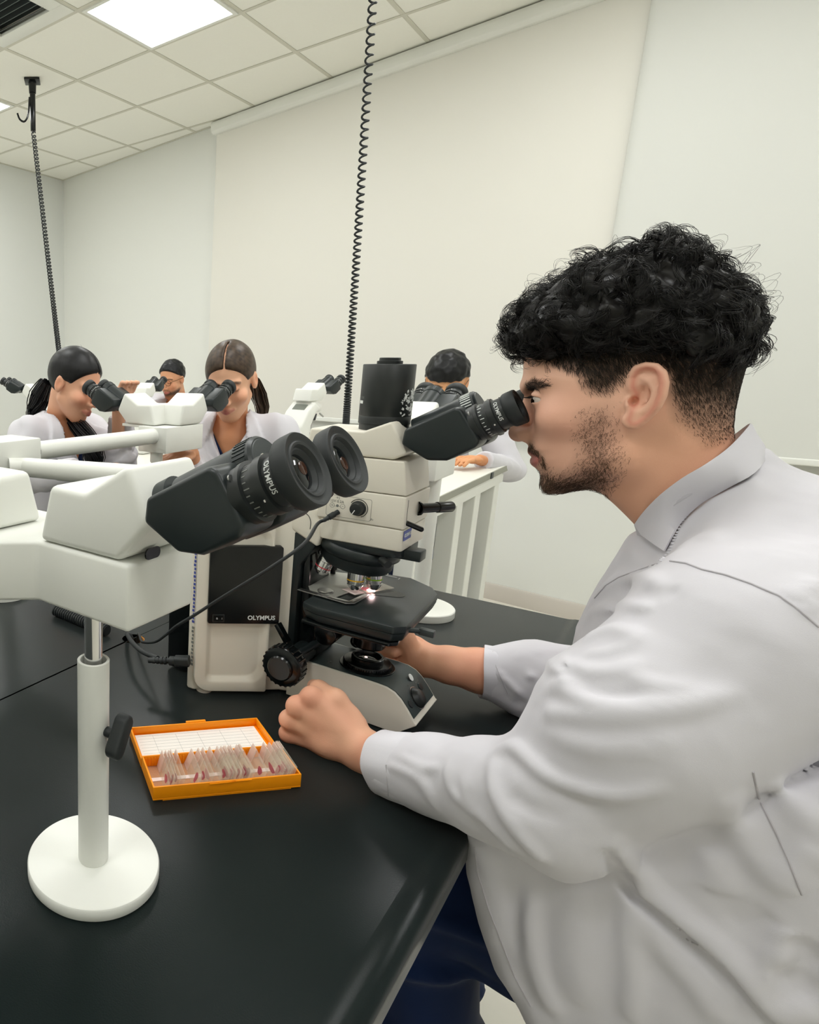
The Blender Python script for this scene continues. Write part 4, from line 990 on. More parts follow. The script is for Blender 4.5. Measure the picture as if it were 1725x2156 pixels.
def room_uvw(P): return np.stack([-P[:, 0], JM - P[:, 1], P[:, 2]], 1)     # room -> (u, v, w)
def uvw_room(Q): return np.stack([-Q[:, 0], JM - Q[:, 1], Q[:, 2]], 1)
hv, hf = sdf_mesh(head_sdf, (bb_[0]+0.03, -0.105, bb_[2]+0.02), (bb_[1]-0.02, 0.105, bb_[3]-0.03), 0.0019)
# colours of the skin
def px_of(Q):                                                                # (u, w) seen from the side, back to the measured zoom frame is not needed: masks use polygons in (u, w)
    return Q[:, 0], Q[:, 2]
def pmask(poly, Q, soft, v=0.06):
    return np.clip(0.5 - poly_sd(Q[:, 0], Q[:, 2], hd2(poly, v))/soft, 0, 1)
col = np.tile(rgb((234, 184, 158)), (len(hv), 1))
nz = vnoise(hv, 60, 3); nz2 = vnoise(hv, 240, 4)
col = mixc(col, (216, 150, 128), np.clip(0.35 + 0.35*nz, 0, 1)*pmask([(250,1080),(520,1050),(680,1200),(600,1420),(330,1330),(260,1200)], hv, 0.05, 0.05))
col = mixc(col, (224, 166, 132), 0.6*pmask([(760,1300),(1120,1000),(1500,1300),(1400,2200),(700,2200),(620,1640)], hv, 0.03, 0.05))  # orange shade on the neck, worked into the skin colour
ed = EARMAP(hv[:, 0], hv[:, 2]); em = (np.abs(hv[:, 0]-EC[0]) < 0.05) & (np.abs(hv[:, 2]-EC[1]) < 0.06) & (np.abs(hv[:, 1]) > 0.066)
col = mixc(col, (212, 130, 112), np.where(em, np.clip(0.7 - np.abs(ed+0.002)/0.006, 0, 0.7), 0))
beard = pmask([(560,1130),(700,1080),(740,1260),(800,1400),(740,1500),(640,1590),(480,1640),(300,1640),(240,1560),(262,1470),(330,1480),(460,1500),(560,1400),(540,1260)], hv, 0.022, 0.045)
must = pmask([(215,1300),(250,1300),(320,1370),(330,1440),(300,1420),(280,1370),(205,1340)], hv, 0.008, 0.02)
chin = pmask([(250,1500),(420,1490),(640,1500),(700,1560),(480,1640),(300,1640),(240,1580)], hv, 0.02, 0.04)
col = mixc(col, (88, 66, 52), np.clip(0.42*beard + 0.55*must + 0.35*chin, 0, 0.8)*(0.8+0.2*nz2))
lips = pmask([(205,1335),(236,1338),(316,1382),(262,1450),(218,1425),(214,1395),(240,1378),(214,1365)], hv, 0.004, 0.012)
col = mixc(col, (182, 98, 96), 0.85*lips)
fade_p = [(170,760),(400,830),(520,880),(560,960),(600,990),(690,1000),(745,950),(820,880),(880,840),(1000,835),(1052,900),(1050,980),(1085,1060),(1110,1160),(1180,1230),(1290,1330),(1450,1290),(1560,1200),(1700,700),(1500,100),(300,300),(100,600)]
fade = pmask(fade_p, hv, 0.014, 0.065); fade = np.where(em & (ed < 0.004), 0, fade)
low = np.clip((hv[:, 2] - hd2([(900, 1250)])[0][1])/0.05, 0, 1)
col = mixc(col, (62, 48, 36), fade*np.clip(0.30 + 0.62*low, 0, 0.92))
bx = pmask([(188,945),(250,915),(300,925),(362,955),(300,972),(230,985),(190,1000)], hv, 0.005, 0.03)
col = mixc(col, (40, 30, 25), 0.75*bx)
mole = np.clip(1.2 - np.linalg.norm(hv - hp3(768, 1062, 0.072), axis=1)/0.0016, 0, 1); col = mixc(col, (70, 40, 30), mole)
head_rv = uvw_room(hv)

# forearms and hands
def hand_left():
    d_away = np.array([0.35, 0.85, -0.10])               # the fingers fold away from the camera, behind the fist
    dj = lambda x, y, j: rp(x, y, j)
    wr = dj(772, 1585, 0.775); kn = [dj(652, 1468, 0.760), dj(622, 1488, 0.752), dj(606, 1516, 0.752), dj(604, 1545, 0.758)]
    el = dj(1150, 1680, 0.705); fa = dj(905, 1628, 0.740)
    return wr, kn, el, fa, d_away
wrL, knL, elL, faL, awL = hand_left()
def left_sdf(P):
    d = s_chain(P, [elL, faL, wrL + (faL-wrL)*0.35, wrL], [0.040, 0.033, 0.0275, 0.0245], 0.01)
    d = smin(d, s_ell(P, wrL*0.98 + knL[3]*0.02, (0.026, 0.026, 0.024)), 0.012)
    pal = wrL*0.35 + (knL[1]+knL[2])*0.325
    palm = None
    for k, q in enumerate(knL):
        c = s_cone(P, wrL + (q-wrL)*0.12 + awL*0.004, q + awL*0.006, 0.019, (0.0135, 0.0140, 0.0132, 0.0122)[k])
        palm = c if palm is None else smin(palm, c, 0.010)
    palm = smin(palm, s_ell(P, (wrL + knL[2])/2 + np.array([0.004, 0.008, -0.010]), (0.026, 0.026, 0.020)), 0.012)
    d = smin(d, palm, 0.012)
    fing = None
    for k, q in enumerate(knL):
        L = (0.040, 0.043, 0.040, 0.033)[k]; r = (0.0098, 0.0100, 0.0094, 0.0086)[k]
        a = q + awL*0.004; b = q + awL*L*1.0 + np.array([-0.008, 0, -0.006]); c = b + np.array([0.024, 0.006, -0.010]); e = c + np.array([0.016, -0.012, 0.002])
        f = s_chain(P, [a, b, c, e], [r*1.22, r, r*0.92, r*0.8], 0.003)
        fing = f if fing is None else np.minimum(fing, f)
        d = smin(d, s_ball(P, q + awL*0.001, r*1.28), 0.006)
    d = smin(d, fing, 0.005)
    # thumb over the top
    t0 = wrL + (knL[0]-wrL)*0.30 + np.array([0, 0.014, 0.010]); t1 = rp(706, 1474, 0.782); t2 = rp(672, 1452, 0.800); t3 = t2 + np.array([-0.014, 0.016, -0.006])
    d = smin(d, s_chain(P, [t0, t1, t2, t3], [0.016, 0.0145, 0.0122, 0.0095], 0.006), 0.007)
    return d
lv, lf = sdf_mesh(left_sdf, np.minimum(elL, np.min(knL, 0)) - 0.07, np.maximum(elL, np.max(knL, 0)) + 0.08, 0.0019)
def hand_right():
    wr = rp(905, 1392, 1.020); el = rp(1180, 1440, 1.075); fa = rp(1010, 1412, 1.042)
    return wr, el, fa
wrR, elR, faR = hand_right()
def right_sdf(P):
    d = s_chain(P, [elR, faR, wrR + (faR-wrR)*0.4, wrR], [0.036, 0.032, 0.027, 0.0240], 0.01)
    kn = [rp(838, 1338, 1.065), rp(836, 1360, 1.075), rp(838, 1384, 1.075), rp(846, 1404, 1.068)]
    palm = s_ell(P, rp(866, 1392, 1.022), (0.026, 0.020, 0.024))
    palm = smin(palm, s_ell(P, rp(868, 1368, 1.032), (0.024, 0.018, 0.024)), 0.01)
    for q in kn: palm = smin(palm, s_cone(P, wrR + (q-wrR)*0.2, q, 0.018, 0.0125), 0.010)
    d = smin(d, palm, 0.012)
    tips = [(rp(806, 1332, 1.050), rp(800, 1336, 1.020), rp(828, 1345, 1.000)), (rp(802, 1362, 1.056), rp(786, 1366, 1.020), rp(830, 1374, 0.998)), (rp(806, 1388, 1.056), rp(784, 1392, 1.020), rp(822, 1392, 1.000)), (rp(816, 1404, 1.054), rp(800, 1408, 1.022), rp(824, 1406, 1.004))]
    fing = None
    for k, (a, b, c) in enumerate(tips):
        r = (0.0092, 0.0094, 0.0088, 0.0078)[k]
        f = s_chain(P, [kn[k], a, b, c], [r*1.2, r*1.05, r, r*0.86], 0.003)
        fing = f if fing is None else np.minimum(fing, f)
    d = smin(d, fing, 0.004)
    d = smin(d, s_chain(P, [rp(874, 1384, 1.018), rp(852, 1342, 1.004), rp(846, 1318, 1.004), rp(828, 1308, 1.010)], [0.017, 0.0140, 0.0115, 0.009], 0.006), 0.008)
    return d
rv, rf = sdf_mesh(right_sdf, np.minimum(elR, wrR) - np.array([0.13, 0.08, 0.08]), np.maximum(elR, wrR) + np.array([0.06, 0.10, 0.09]), 0.0022)
# hidden core of the body, under the clothes
def core_sdf(P):
    d = s_chain(P, [(0.30, JM, 0.70), (0.20, JM, 0.92), (0.11, JM, 1.08), (0.05, JM, 1.19)], [0.115, 0.105, 0.09, 0.05], 0.03)
    for e, s in ((elL, -1), (elR, 1)):
        sh = np.array([0.06, JM + s*0.115, 1.10])
        d = smin(d, s_chain(P, [(0.08, JM, 1.12), sh, e], [0.05, 0.035, 0.028], 0.02), 0.03)
    return smin(d, s_cone(P, (0.05, JM, 1.18), (0.02, JM, 1.25), 0.045, 0.045), 0.03)
cv, cf = sdf_mesh(core_sdf, (-0.15, 0.60, 0.54), (0.46, 1.25, 1.33), 0.009)
def arm_cols(v, base=(224, 172, 142)):
    c = np.tile(rgb(base), (len(v), 1)); n = vnoise(v, 70, 8)
    c = mixc(c, (214, 146, 120), np.clip(0.25 + 0.35*n, 0, 0.7)); return c
lc, rc = arm_cols(lv), arm_cols(rv, (214, 160, 128))
kd_ = np.min([np.linalg.norm(lv-q, axis=1) for q in knL], axis=0); lc = mixc(lc, (208, 122, 98), np.clip(0.6 - kd_/0.03, 0, 0.6))
man = thing('person', 'man with curly black hair and short beard in a white coat at the big microscope', 'person', W(0.30, JM, 0), AZ)
MO = np.array([0.30, JM, 0.0])
bv, bf = join((head_rv, hf), (lv, lf), (rv, rf), (cv, cf))
np_mesh('body', bv, bf, skin_m, man, MO, col=np.concatenate([col, lc, rc, np.tile(rgb((200, 140, 110)), (len(cv), 1))]))
# eyes
for s in (1, -1):
    c = uvw_room(np.array([[EYE[0], s*EYE[1], EYE[2]]]))[0] - MO
    e = obj('eye', G().ball(c, 0.0120, 20), eye_m, man)
    gz = Vector((-0.85, -0.30*s, -0.36)).normalized()
    obj('iris', G().ball(Vector(c) + gz*0.0062, 0.0070, 16), iris_m, e)
# eyelashes and brows, hair and beard as fine strands
def walk(P, N, dirs, L, m, curl=0.0, lift=0.3, seed=0, turns=1.0, fold=None):
    """paths that leave the surface along dirs and curl"""
    n = len(P); rg = np.random.default_rng(seed); t = np.linspace(0, 1, m)
    d = dirs - N*(dirs*N).sum(1)[:, None]; d /= np.maximum(np.linalg.norm(d, axis=1), 1e-9)[:, None]; b = np.cross(N, d)
    L = np.broadcast_to(np.asarray(L, float), (n,)); ph = rg.random(n)*6.28; am = curl*(0.5 + rg.random(n))
    a = ph[:, None] + t[None]*turns*6.28
    x = t[None]*L[:, None]
    off_b = am[:, None]*(np.sin(a) - np.sin(ph)[:, None]); off_n = am[:, None]*(np.cos(a) - np.cos(ph)[:, None])*0.6
    up = lift*x*(1 - 0.55*t[None]) + off_n
    return P[:, None] + d[:, None]*x[..., None] + N[:, None]*up[..., None] + b[:, None]*off_b[..., None]
def rnd_dirs(base, n, sd, seed):
    rg = np.random.default_rng(seed); return np.asarray(base)[None] + rg.normal(size=(n, 3))*sd
hfm = hf
def skin_roots(wfn, n, seed):
    rg = np.random.default_rng(seed); return sample_faces(head_rv, hf, n, rg, wfn)
def uw_mask(poly, v=0.06, both=True, thr=0.0):
    pl = hd2(poly, v)
    def f(C):
        q = room_uvw(C); return (poly_sd(q[:, 0], q[:, 2], pl) < thr).astype(float)*(np.abs(q[:, 1]) > 0.004)
    return f
P, N = skin_roots(uw_mask([(190,945),(240,918),(300,925),(364,952),(300,966),(230,982),(192,986)], 0.03), 520, 21)
br = strands(walk(P, N, rnd_dirs((0.8, 0, 0.25), len(P), 0.25, 1), 0.0075, 4, 0, 0.22, 2), 0.00013)
P2 = []; 
for s in (1, -1):
    for a in np.linspace(-0.9, 0.9, 26):
        c = np.array([EYE[0], s*EYE[1], EYE[2]]); q = c + np.array([math.cos(a)*0.0138, s*math.sin(a)*0.0138, 0.0015 + 0.0007*math.cos(a)])
        P2.append([q, q + np.array([math.cos(a)*0.004, s*math.sin(a)*0.004, -0.0018]), q + np.array([math.cos(a)*0.0078, s*math.sin(a)*0.0078, -0.0016])])
el_ = strands(uvw_room(np.array(P2).reshape(-1, 3)).reshape(-1, 3, 3), 0.00028)
dk = (24, 20, 18)
def hair_obj(name, ms, c, var=0.25, parent=None, origin=None, seed=0):
    v, f = join(*ms); rg = np.random.default_rng(seed)
    k = 1 + var*vnoise(v, 300, seed)[:, None]
    return np_mesh(name, v, f, hair_m, parent, MO if origin is None else origin, col=rgb(c)[None]*np.clip(k, 0.3, 2.0))
hair_obj('eyebrows', [br], (30, 24, 20), parent=man); hair_obj('eyelashes', [el_], (18, 14, 12), parent=man)
bp_ = [(575,1120),(690,1090),(735,1260),(790,1400),(730,1500),(640,1585),(480,1625),(320,1625),(262,1570),(272,1490),(340,1490),(470,1510),(570,1400),(550,1260)]
bpl = hd2(bp_, 0.045)
def beard_w(C):
    q = room_uvw(C); return np.clip(0.55 - poly_sd(q[:, 0], q[:, 2], bpl)/0.022, 0, 1)**1.5*(np.abs(q[:, 1]) > 0.004)*(q[:, 2] < EC[1] - 0.01)
P, N = skin_roots(beard_w, 5600, 31)
q = room_uvw(P); lo = np.clip((hd2([(500, 1400)])[0][1] - q[:, 2])/0.03, 0, 1)
bd = strands(walk(P, N, rnd_dirs((-0.25, 0, -1), len(P), 0.3, 3), 0.0028 + 0.0050*lo, 4, 0.0006, 0.30, 4), 0.00006 + 0.00004*lo)
P, N = skin_roots(uw_mask([(212,1298),(250,1300),(325,1372),(335,1450),(300,1430),(280,1372),(206,1335)], 0.018), 500, 32)
mu = strands(walk(P, N, rnd_dirs((0.5, 0, -1), len(P), 0.3, 5), 0.005, 4, 0.0004, 0.22, 6), 0.00010)
hair_obj('beard', [bd, mu], (84, 64, 48), parent=man)
# haircut: a dense curly mass on top, clipped sides below it
HSIL = hd2([(66,640),(92,575),(175,512),(262,428),(330,385),(420,335),(485,272),(560,205),(640,178),(720,172),(790,150),(860,120),(940,128),(1060,78),(1180,92),(1290,170),(1400,240),(1490,330),(1560,430),(1590,500),(1640,590),(1640,670),(1590,760),(1500,900),(1440,1000),(1000,1050),(600,1000),(300,830),(200,790),(150,770),(85,700)])
MH = Map2(*(bb_[0]-0.02, bb_[1]+0.05, bb_[2], bb_[3]+0.03), 0.0015, lambda X, Y: -poly_sd(X, Y, HSIL))
HREG = hd2([(40,640),(110,745),(190,775),(300,800),(400,812),(470,760),(560,720),(700,700),(850,690),(1000,700),(1150,720),(1300,740),(1420,770),(1540,760),(1680,660),(1640,400),(1300,0),(800,40),(300,250),(40,480)], 0.06)
MG = Map2(*(bb_[0]-0.02, bb_[1]+0.05, bb_[2], bb_[3]+0.03), 0.0015, lambda X, Y: poly_sd(X, Y, HREG))
def hair_sdf(Q):
    u, v, w = Q.T
    D = MH(u, w); q = 1 - np.minimum(D/0.080, 1.0); o = (np.sqrt(q*q + (v/0.0835)**2) - 1)*0.08
    nn = vnoise(Q, 120, 41)*0.0045 + vnoise(Q, 300, 42)*0.0020
    return smax(o + nn - 0.0005, MG(u, w) + nn*1.3, 0.010)
gv, gf = sdf_mesh(hair_sdf, (bb_[0]+0.0, -0.10, hd2([(900, 900)])[0][1]), (bb_[1]+0.03, 0.10, bb_[3]+0.02), 0.0030)
gr = uvw_room(gv)
top_w = lambda C: 0.35 + (room_uvw(C)[:, 1] > -0.03)
def locks(P, N, D, L, m, per, spread, bend, lift, seed):
    """curved locks: several strands share one crescent-shaped path"""
    rg = np.random.default_rng(seed); n = len(P); t = np.linspace(0, 1, m)
    d = D - N*(D*N).sum(1)[:, None]; d /= np.maximum(np.linalg.norm(d, axis=1), 1e-9)[:, None]; b = np.cross(N, d)
    bend = bend*np.where(rg.random(n) < 0.5, -1, 1)*(0.5 + rg.random(n)); L = L*(0.7 + 0.6*rg.random(n))
    out = []
    for k in range(per):
        bk = bend*(1 + rg.normal(size=n)*0.10); Lk = L*(1 + rg.normal(size=n)*0.10)
        a = bk[:, None]*t[None]; st = Lk[:, None]/(m-1)
        x = np.concatenate([np.zeros((n, 1)), np.cumsum(np.cos(a)*st, 1)[:, :-1]], 1); y = np.concatenate([np.zeros((n, 1)), np.cumsum(np.sin(a)*st, 1)[:, :-1]], 1)
        z = lift[:, None]*np.sin(np.pi*np.minimum(t[None]*1.05, 1))*(1 + 0.2*rg.normal(size=n))[:, None]
        o = rg.normal(size=(n, 2))*spread; pin = (1 - 0.55*t)[None]
        out.append(P[:, None] + d[:, None]*(x + o[:, :1]*0.3)[..., None] + b[:, None]*(y + o[:, :1]*pin)[..., None] + N[:, None]*(z + np.abs(o[:, 1:])*0.5*pin)[..., None])
    return np.concatenate(out)
P, N = sample_faces(gr, gf, 1150, np.random.default_rng(51), top_w)
dr = np.stack([vnoise(P, 38, 61) - 0.45, vnoise(P, 38, 62)*0.8, vnoise(P, 38, 63) - 0.45], 1) + RNG.normal(size=(len(P), 3))*0.30
lk = locks(P - N*0.003, N, dr, 0.030, 9, 9, 0.0021, 2.6, 0.004 + 0.006*RNG.random(len(P)), 7)
cu = strands(lk, 0.00030)
P, N = sample_faces(gr, gf, 120, np.random.default_rng(52), top_w)
fl = strands(locks(P, N, N*0.5 + RNG.normal(size=(len(P), 3))*0.8, 0.028, 10, 2, 0.001, 2.6, 0.012 + 0.008*RNG.random(len(P)), 9), 0.00013)
FD = hd2([(150,740),(230,790),(400,838),(520,890),(565,968),(600,998),(688,1004),(745,955),(815,890),(860,838),(1000,822),(1058,890),(1058,980),(1092,1060),(1122,1150),(1190,1220),(1300,1320),(1450,1290),(1560,1180),(1640,700),(1500,560),(900,520),(400,600)], 0.062)
def fw(C):
    q = room_uvw(C); m = np.clip(0.35 - poly_sd(q[:, 0], q[:, 2], FD)/0.010, 0, 1)
    near = (np.abs(q[:, 0]-EC[0]) < 0.04) & (np.abs(q[:, 2]-EC[1]) < 0.05)
    return m*np.where(near, (EARMAP(q[:, 0], q[:, 2]) > 0.004) | (np.abs(q[:, 1]) < 0.060), 1)
P, N = skin_roots(fw, 15000, 53)
q = room_uvw(P); hgt = np.clip((q[:, 2] - hd2([(900, 1180)])[0][1])/0.085, 0.06, 1)
fd = strands(walk(P, N, rnd_dirs((0.55, 0, -1), len(P), 0.22, 54), 0.0022 + 0.0095*hgt**1.5, 4, 0.0003, 0.30, 55), 0.00008 + 0.00018*hgt**2)
hair_obj('clipped_sides', [fd], (44, 35, 27), 0.4, man)
hair_obj('hair', [(gr, np.concatenate([gf[:, :3], gf[:, [0, 2, 3]]])), cu, fl], (22, 20, 18), 0.35, man)
# ------------------------------------------------------------------ his white coat, trousers and seat
TOR = [rp(x, y, JM) for x, y in ((1352,1112),(1322,1128),(1290,1172),(1245,1252),(1212,1312),(1198,1400),(1188,1500),(1170,1640),(1150,1800),(1150,1950),(1180,2150),(1260,2420),(1500,2600),(2500,2700),(2450,1900),(2150,1420),(1920,1150),(1800,1062),(1725,1018),(1665,978),(1620,945),(1575,935),(1500,985),(1420,1040),(1368,1085))]
TOR = [(p[0], p[2]) for p in TOR]
tb = (min(p[0] for p in TOR)-0.1, max(p[0] for p in TOR)+0.1, min(p[1] for p in TOR)-0.1, max(p[1] for p in TOR)+0.1)
MT = Map2(*tb, 0.003, lambda X, Y: -poly_sd(X, Y, TOR))
TW = [rp(x, y, JM) for x, y in ((1560,980),(1450,1060),(1360,1110),(1500,1250),(1300,1300),(1700,1200),(1250,1600),(1600,1600),(1300,2000),(1800,2000),(2200,1800),(1230,1450))]
TWv = (.085,.085,.085,.150,.135,.16,.135,.140,.160,.175,.19,.135)
MTW = Map2(*tb, 0.008, splat([(p[0], p[2], v) for p, v in zip(TW, TWv)], 0.06))
shL, mdL, eL = rp(1560, 1385, 0.765), rp(1352, 1528, 0.722), rp(1165, 1690, 0.703)
f1L, f2L, cfL = rp(1040, 1660, 0.722), rp(920, 1632, 0.738), rp(812, 1608, 0.748)
shR, eR = np.array([0.045, 1.085, 1.185]), np.array([0.005, 1.10, 0.965])
f1R, cfR = rp(1120, 1432, 1.062), rp(1026, 1416, 1.045)
PAN = [rp(x, y, 0.715) for x, y in ((972,1760),(976,1850),(1000,1950),(1036,2050),(1084,2120),(1126,2190),(1200,2500),(2300,2700),(2300,1750),(1800,1640),(1500,1640),(1200,1640),(1060,1690))]
PAN = [(p[0], p[2]) for p in PAN]
pb = (min(p[0] for p in PAN)-0.1, max(p[0] for p in PAN)+0.1, min(p[1] for p in PAN)-0.1, max(p[1] for p in PAN)+0.1)
MP = Map2(*pb, 0.003, lambda X, Y: poly_sd(X, Y, PAN))
def panel_sdf(P):
    d2 = MP(P[:, 0], P[:, 2])
    yc = 0.742 + 0.10*np.clip(-(P[:, 0]+0.10), -0.2, 0.1)
    q = np.stack([d2 + 0.03, np.abs(P[:, 1]-yc) - 0.040 + 0.03], 1)
    return np.linalg.norm(np.maximum(q, 0), axis=1) + np.minimum(q.max(1), 0) - 0.03 + 0.0
def coat_base(P):
    i, v, z = P[:, 0], JM - P[:, 1], P[:, 2]
    W_ = MTW(i, z)
    D = MT(i, z); q = 1 - np.minimum(D/0.115, 1.0); t = (np.sqrt(q*q + (v/W_)**2) - 1)*0.105
    t = smin(t, s_chain(P, [(0.075, JM-0.06, 1.225), (0.06, JM-0.125, 1.185)], [0.055, 0.07]), 0.05)
    t = smin(t, s_chain(P, [(0.075, JM+0.06, 1.225), (0.055, JM+0.13, 1.180)], [0.055, 0.065]), 0.05)
    aL = s_chain(P, [shL, mdL, eL], [0.086, 0.074, 0.060], 0.03)
    aL = smin(aL, s_chain(P, [eL, f1L, f2L, cfL], [0.058, 0.051, 0.043, 0.0365], 0.015), 0.018)
    n = (cfL - f2L)/np.linalg.norm(cfL - f2L)
    aL = np.maximum(aL, (P - cfL) @ n - 0.004)
    aR = s_chain(P, [shR, eR, f1R, cfR], [0.080, 0.060, 0.052, 0.037], 0.02)
    nR = (cfR - f1R)/np.linalg.norm(cfR - f1R)
    aR = np.maximum(aR, (P - cfR) @ nR - 0.004)
    d = smin(t, panel_sdf(P), 0.004)
    kk = 0.003 + 0.045*np.clip((z - 1.09)/0.10, 0, 1)
    d = smin(d, aR, kk)
    return smin(d, aL, kk)
def zf(pts): return [(760 + x/1.7876, 1280 + y/1.7876) for x, y in pts]
FOLDS = []
def fold(pts, amp, w, zoom=True):
    pts = zf(pts) if zoom else pts
    q = [trace(coat_base, x, y) for x, y in pts]; q = [p for p in q if p is not None]
    if len(q) > 1: FOLDS.append((np.array([list(p) for p in smooth_path(q, 3)]), amp, w))
for a in (([(800,200),(850,235),(950,238),(1060,210)], .006, .008), ([(712,300),(760,298),(820,338),(950,375),(1150,365),(1300,330)], .008, .010), ([(1000,245),(1120,295),(1250,292)], .004, .008),
          ([(690,392),(800,402),(1000,408),(1200,380),(1400,320)], .007, .010), ([(505,545),(558,522),(605,545),(700,630),(850,690),(1000,706),(1120,680)], .009, .008), ([(500,570),(503,690),(560,800),(640,900),(690,955)], .009, .008),
          ([(700,470),(850,520),(1000,530),(1200,480)], .004, .014), ([(405,640),(398,715),(430,790)], .006, .006), ([(330,590),(340,680),(392,745)], .006, .006), ([(222,600),(265,730),(345,825)], .005, .006), ([(100,592),(200,632),(262,700),(300,775)], .005, .006),
          ([(430,760),(520,850),(600,930)], .005, .008), ([(150,560),(230,600),(300,600)], .003, .006), ([(560,700),(640,760),(760,790)], -.004, .010), ([(830,300),(930,335),(1080,335)], -.004, .008), ([(820,370),(1000,392),(1200,365)], -.003, .007),
          ([(640,1050),(635,1240),(675,1400),(735,1530)], .008, .012), ([(760,1010),(800,1200),(820,1500)], .005, .025), ([(1030,1040),(1015,1240),(1025,1400),(1010,1560)], .007, .012), ([(1080,1150),(1130,1270),(1250,1400),(1350,1560)], .006, .016), ([(600,930),(590,1100),(610,1300)], -.004, .012),
          ([(930,930),(1010,1050),(1085,1125),(1250,1265),(1420,1425),(1540,1566)], -.026, .007), ([(960,900),(1060,1030),(1180,1150),(1330,1270),(1480,1430),(1600,1566)], .014, .013),
          ([(1380,700),(1420,850),(1560,1000),(1640,1080)], .006, .015), ([(1560,640),(1620,740),(1725,800)], .005, .012), ([(1300,900),(1340,1000),(1350,1080)], .004, .018), ([(1725,900),(1650,960),(1600,1010)], .004, .012),
          ([(1580,1190),(1600,1280),(1540,1360),(1500,1440),(1560,1510),(1725,1520)], .010, .012), ([(1600,1230),(1680,1330),(1725,1370)], -.008, .014), ([(1540,1370),(1640,1400),(1720,1490)], -.008, .014), ([(1380,1190),(1500,1185),(1570,1170)], -.003, .014)):
    fold(*a)
zc = lambda pts: [(1140 + x/2.9487, 900 + y/2.9487) for x, y in pts]
for a in (([(300,1110),(420,990),(560,940),(700,960),(820,1020)], .007, .009), ([(285,1180),(400,1130),(560,1110),(700,1110)], .005, .008), ([(270,1330),(330,1290),(450,1255),(560,1290),(640,1330)], .006, .009), ([(262,1410),(400,1390),(600,1330)], .003, .008),
          ([(700,960),(780,1000),(830,1040)], -.004, .008), ([(1560,1080),(1640,1020),(1725,960)], .006, .010), ([(1600,1150),(1660,1120),(1725,1090)], .004, .006), ([(1000,480),(1200,420),(1400,330)], .002, .02), ([(860,760),(960,700),(1150,680)], .003, .012), ([(1100,690),(1400,650),(1725,610)], -.003, .025)):
    fold(zc(a[0]), a[1], a[2], False)
za = lambda pts: [(840 + x/4.3125, 1220 + y/4.3125) for x, y in pts]
for a in (([(900,830),(1000,950),(1130,1060)], .005, .006), ([(1080,700),(1200,880),(1340,1000)], .005, .007), ([(1280,650),(1400,780),(1500,930)], .005, .007), ([(1440,640),(1500,740),(1520,820)], .004, .006), ([(980,1050),(1100,1120),(1300,1180)], -.004, .008)):
    fold(za(a[0]), a[1], a[2], False)
def fold_field(P):
    out = np.zeros(len(P))
    for pts, amp, w in FOLDS:
        lo, hi = pts.min(0) - 3*w, pts.max(0) + 3*w
        m = ((P > lo) & (P < hi)).all(1)
        if not m.any(): continue
        Q = P[m]; best = np.full(len(Q), 1e9); tt = np.zeros(len(Q)); n = len(pts)-1
        for k in range(n):
            a, b = pts[k], pts[k+1]; e = b-a; t = np.clip(((Q-a) @ e)/max(e @ e, 1e-12), 0, 1); r = Q - a - t[:, None]*e; d = (r*r).sum(1)
            u = d < best; best[u] = d[u]; tt[u] = (k + t[u])/n
        out[m] += 1.25*amp*np.exp(-best/(w*w*0.55))*np.sqrt(np.clip(np.minimum(tt, 1-tt)*4, 0.04, 1))
    return out
def coat_sdf(P):
    d = coat_base(P) - fold_field(P)
    m = np.abs(d) < 0.03
    if m.any(): d[m] -= 0.0011*vnoise(P[m], 55, 71) + 0.0004*vnoise(P[m], 160, 72)
    return d
kv, kf = sdf_mesh(coat_sdf, (-0.30, 0.55, 0.56), (0.52, 1.24, 1.36), 0.0036, slack=2.2)
coat = np_mesh('lab_coat', kv, kf, coat_m, man, MO)
def seam(pts, r=0.0008, name='seam', m=None, off=0.0004, par=None):
    q = [trace(coat_sdf, x, y) for x, y in pts]; q = [p for p in q if p is not None]
    if len(q) < 2: return
    q = [Vector(p - MO) for p in q]
    obj(name, G().tube(smooth_path(q, 4), r, 6), m or seam_m, par or coat)
def dens(pts, n=4):
    out = []
    for a, b in zip(pts, pts[1:]):
        for k in range(n): out.append((a[0]+(b[0]-a[0])*k/n, a[1]+(b[1]-a[1])*k/n))
    return out + [pts[-1]]
seam(dens(zc([(800,828),(900,842),(1000,880),(1150,915),(1300,968),(1480,1045),(1600,1130),(1725,1240)])), 0.0009)
seam(dens(zc([(330,1060),(400,980),(480,930),(600,885),(720,845)])), 0.0006)
seam(dens(zf([(1478,618),(1500,720),(1560,840),(1610,950),(1660,1080)])), 0.0008)
seam(dens(zf([(428,900),(440,1000),(480,1130),(530,1260),(580,1390),(640,1500)])), 0.0006)
seam(dens(zf([(95,590),(100,660),(105,725)])), 0.0007)
seam(dens(za([(855,655),(880,780),(930,900),(990,1040)])), 0.0006)
seam(dens(zf([(1195,1205),(1230,1250),(1270,1270)])), 0.0006)
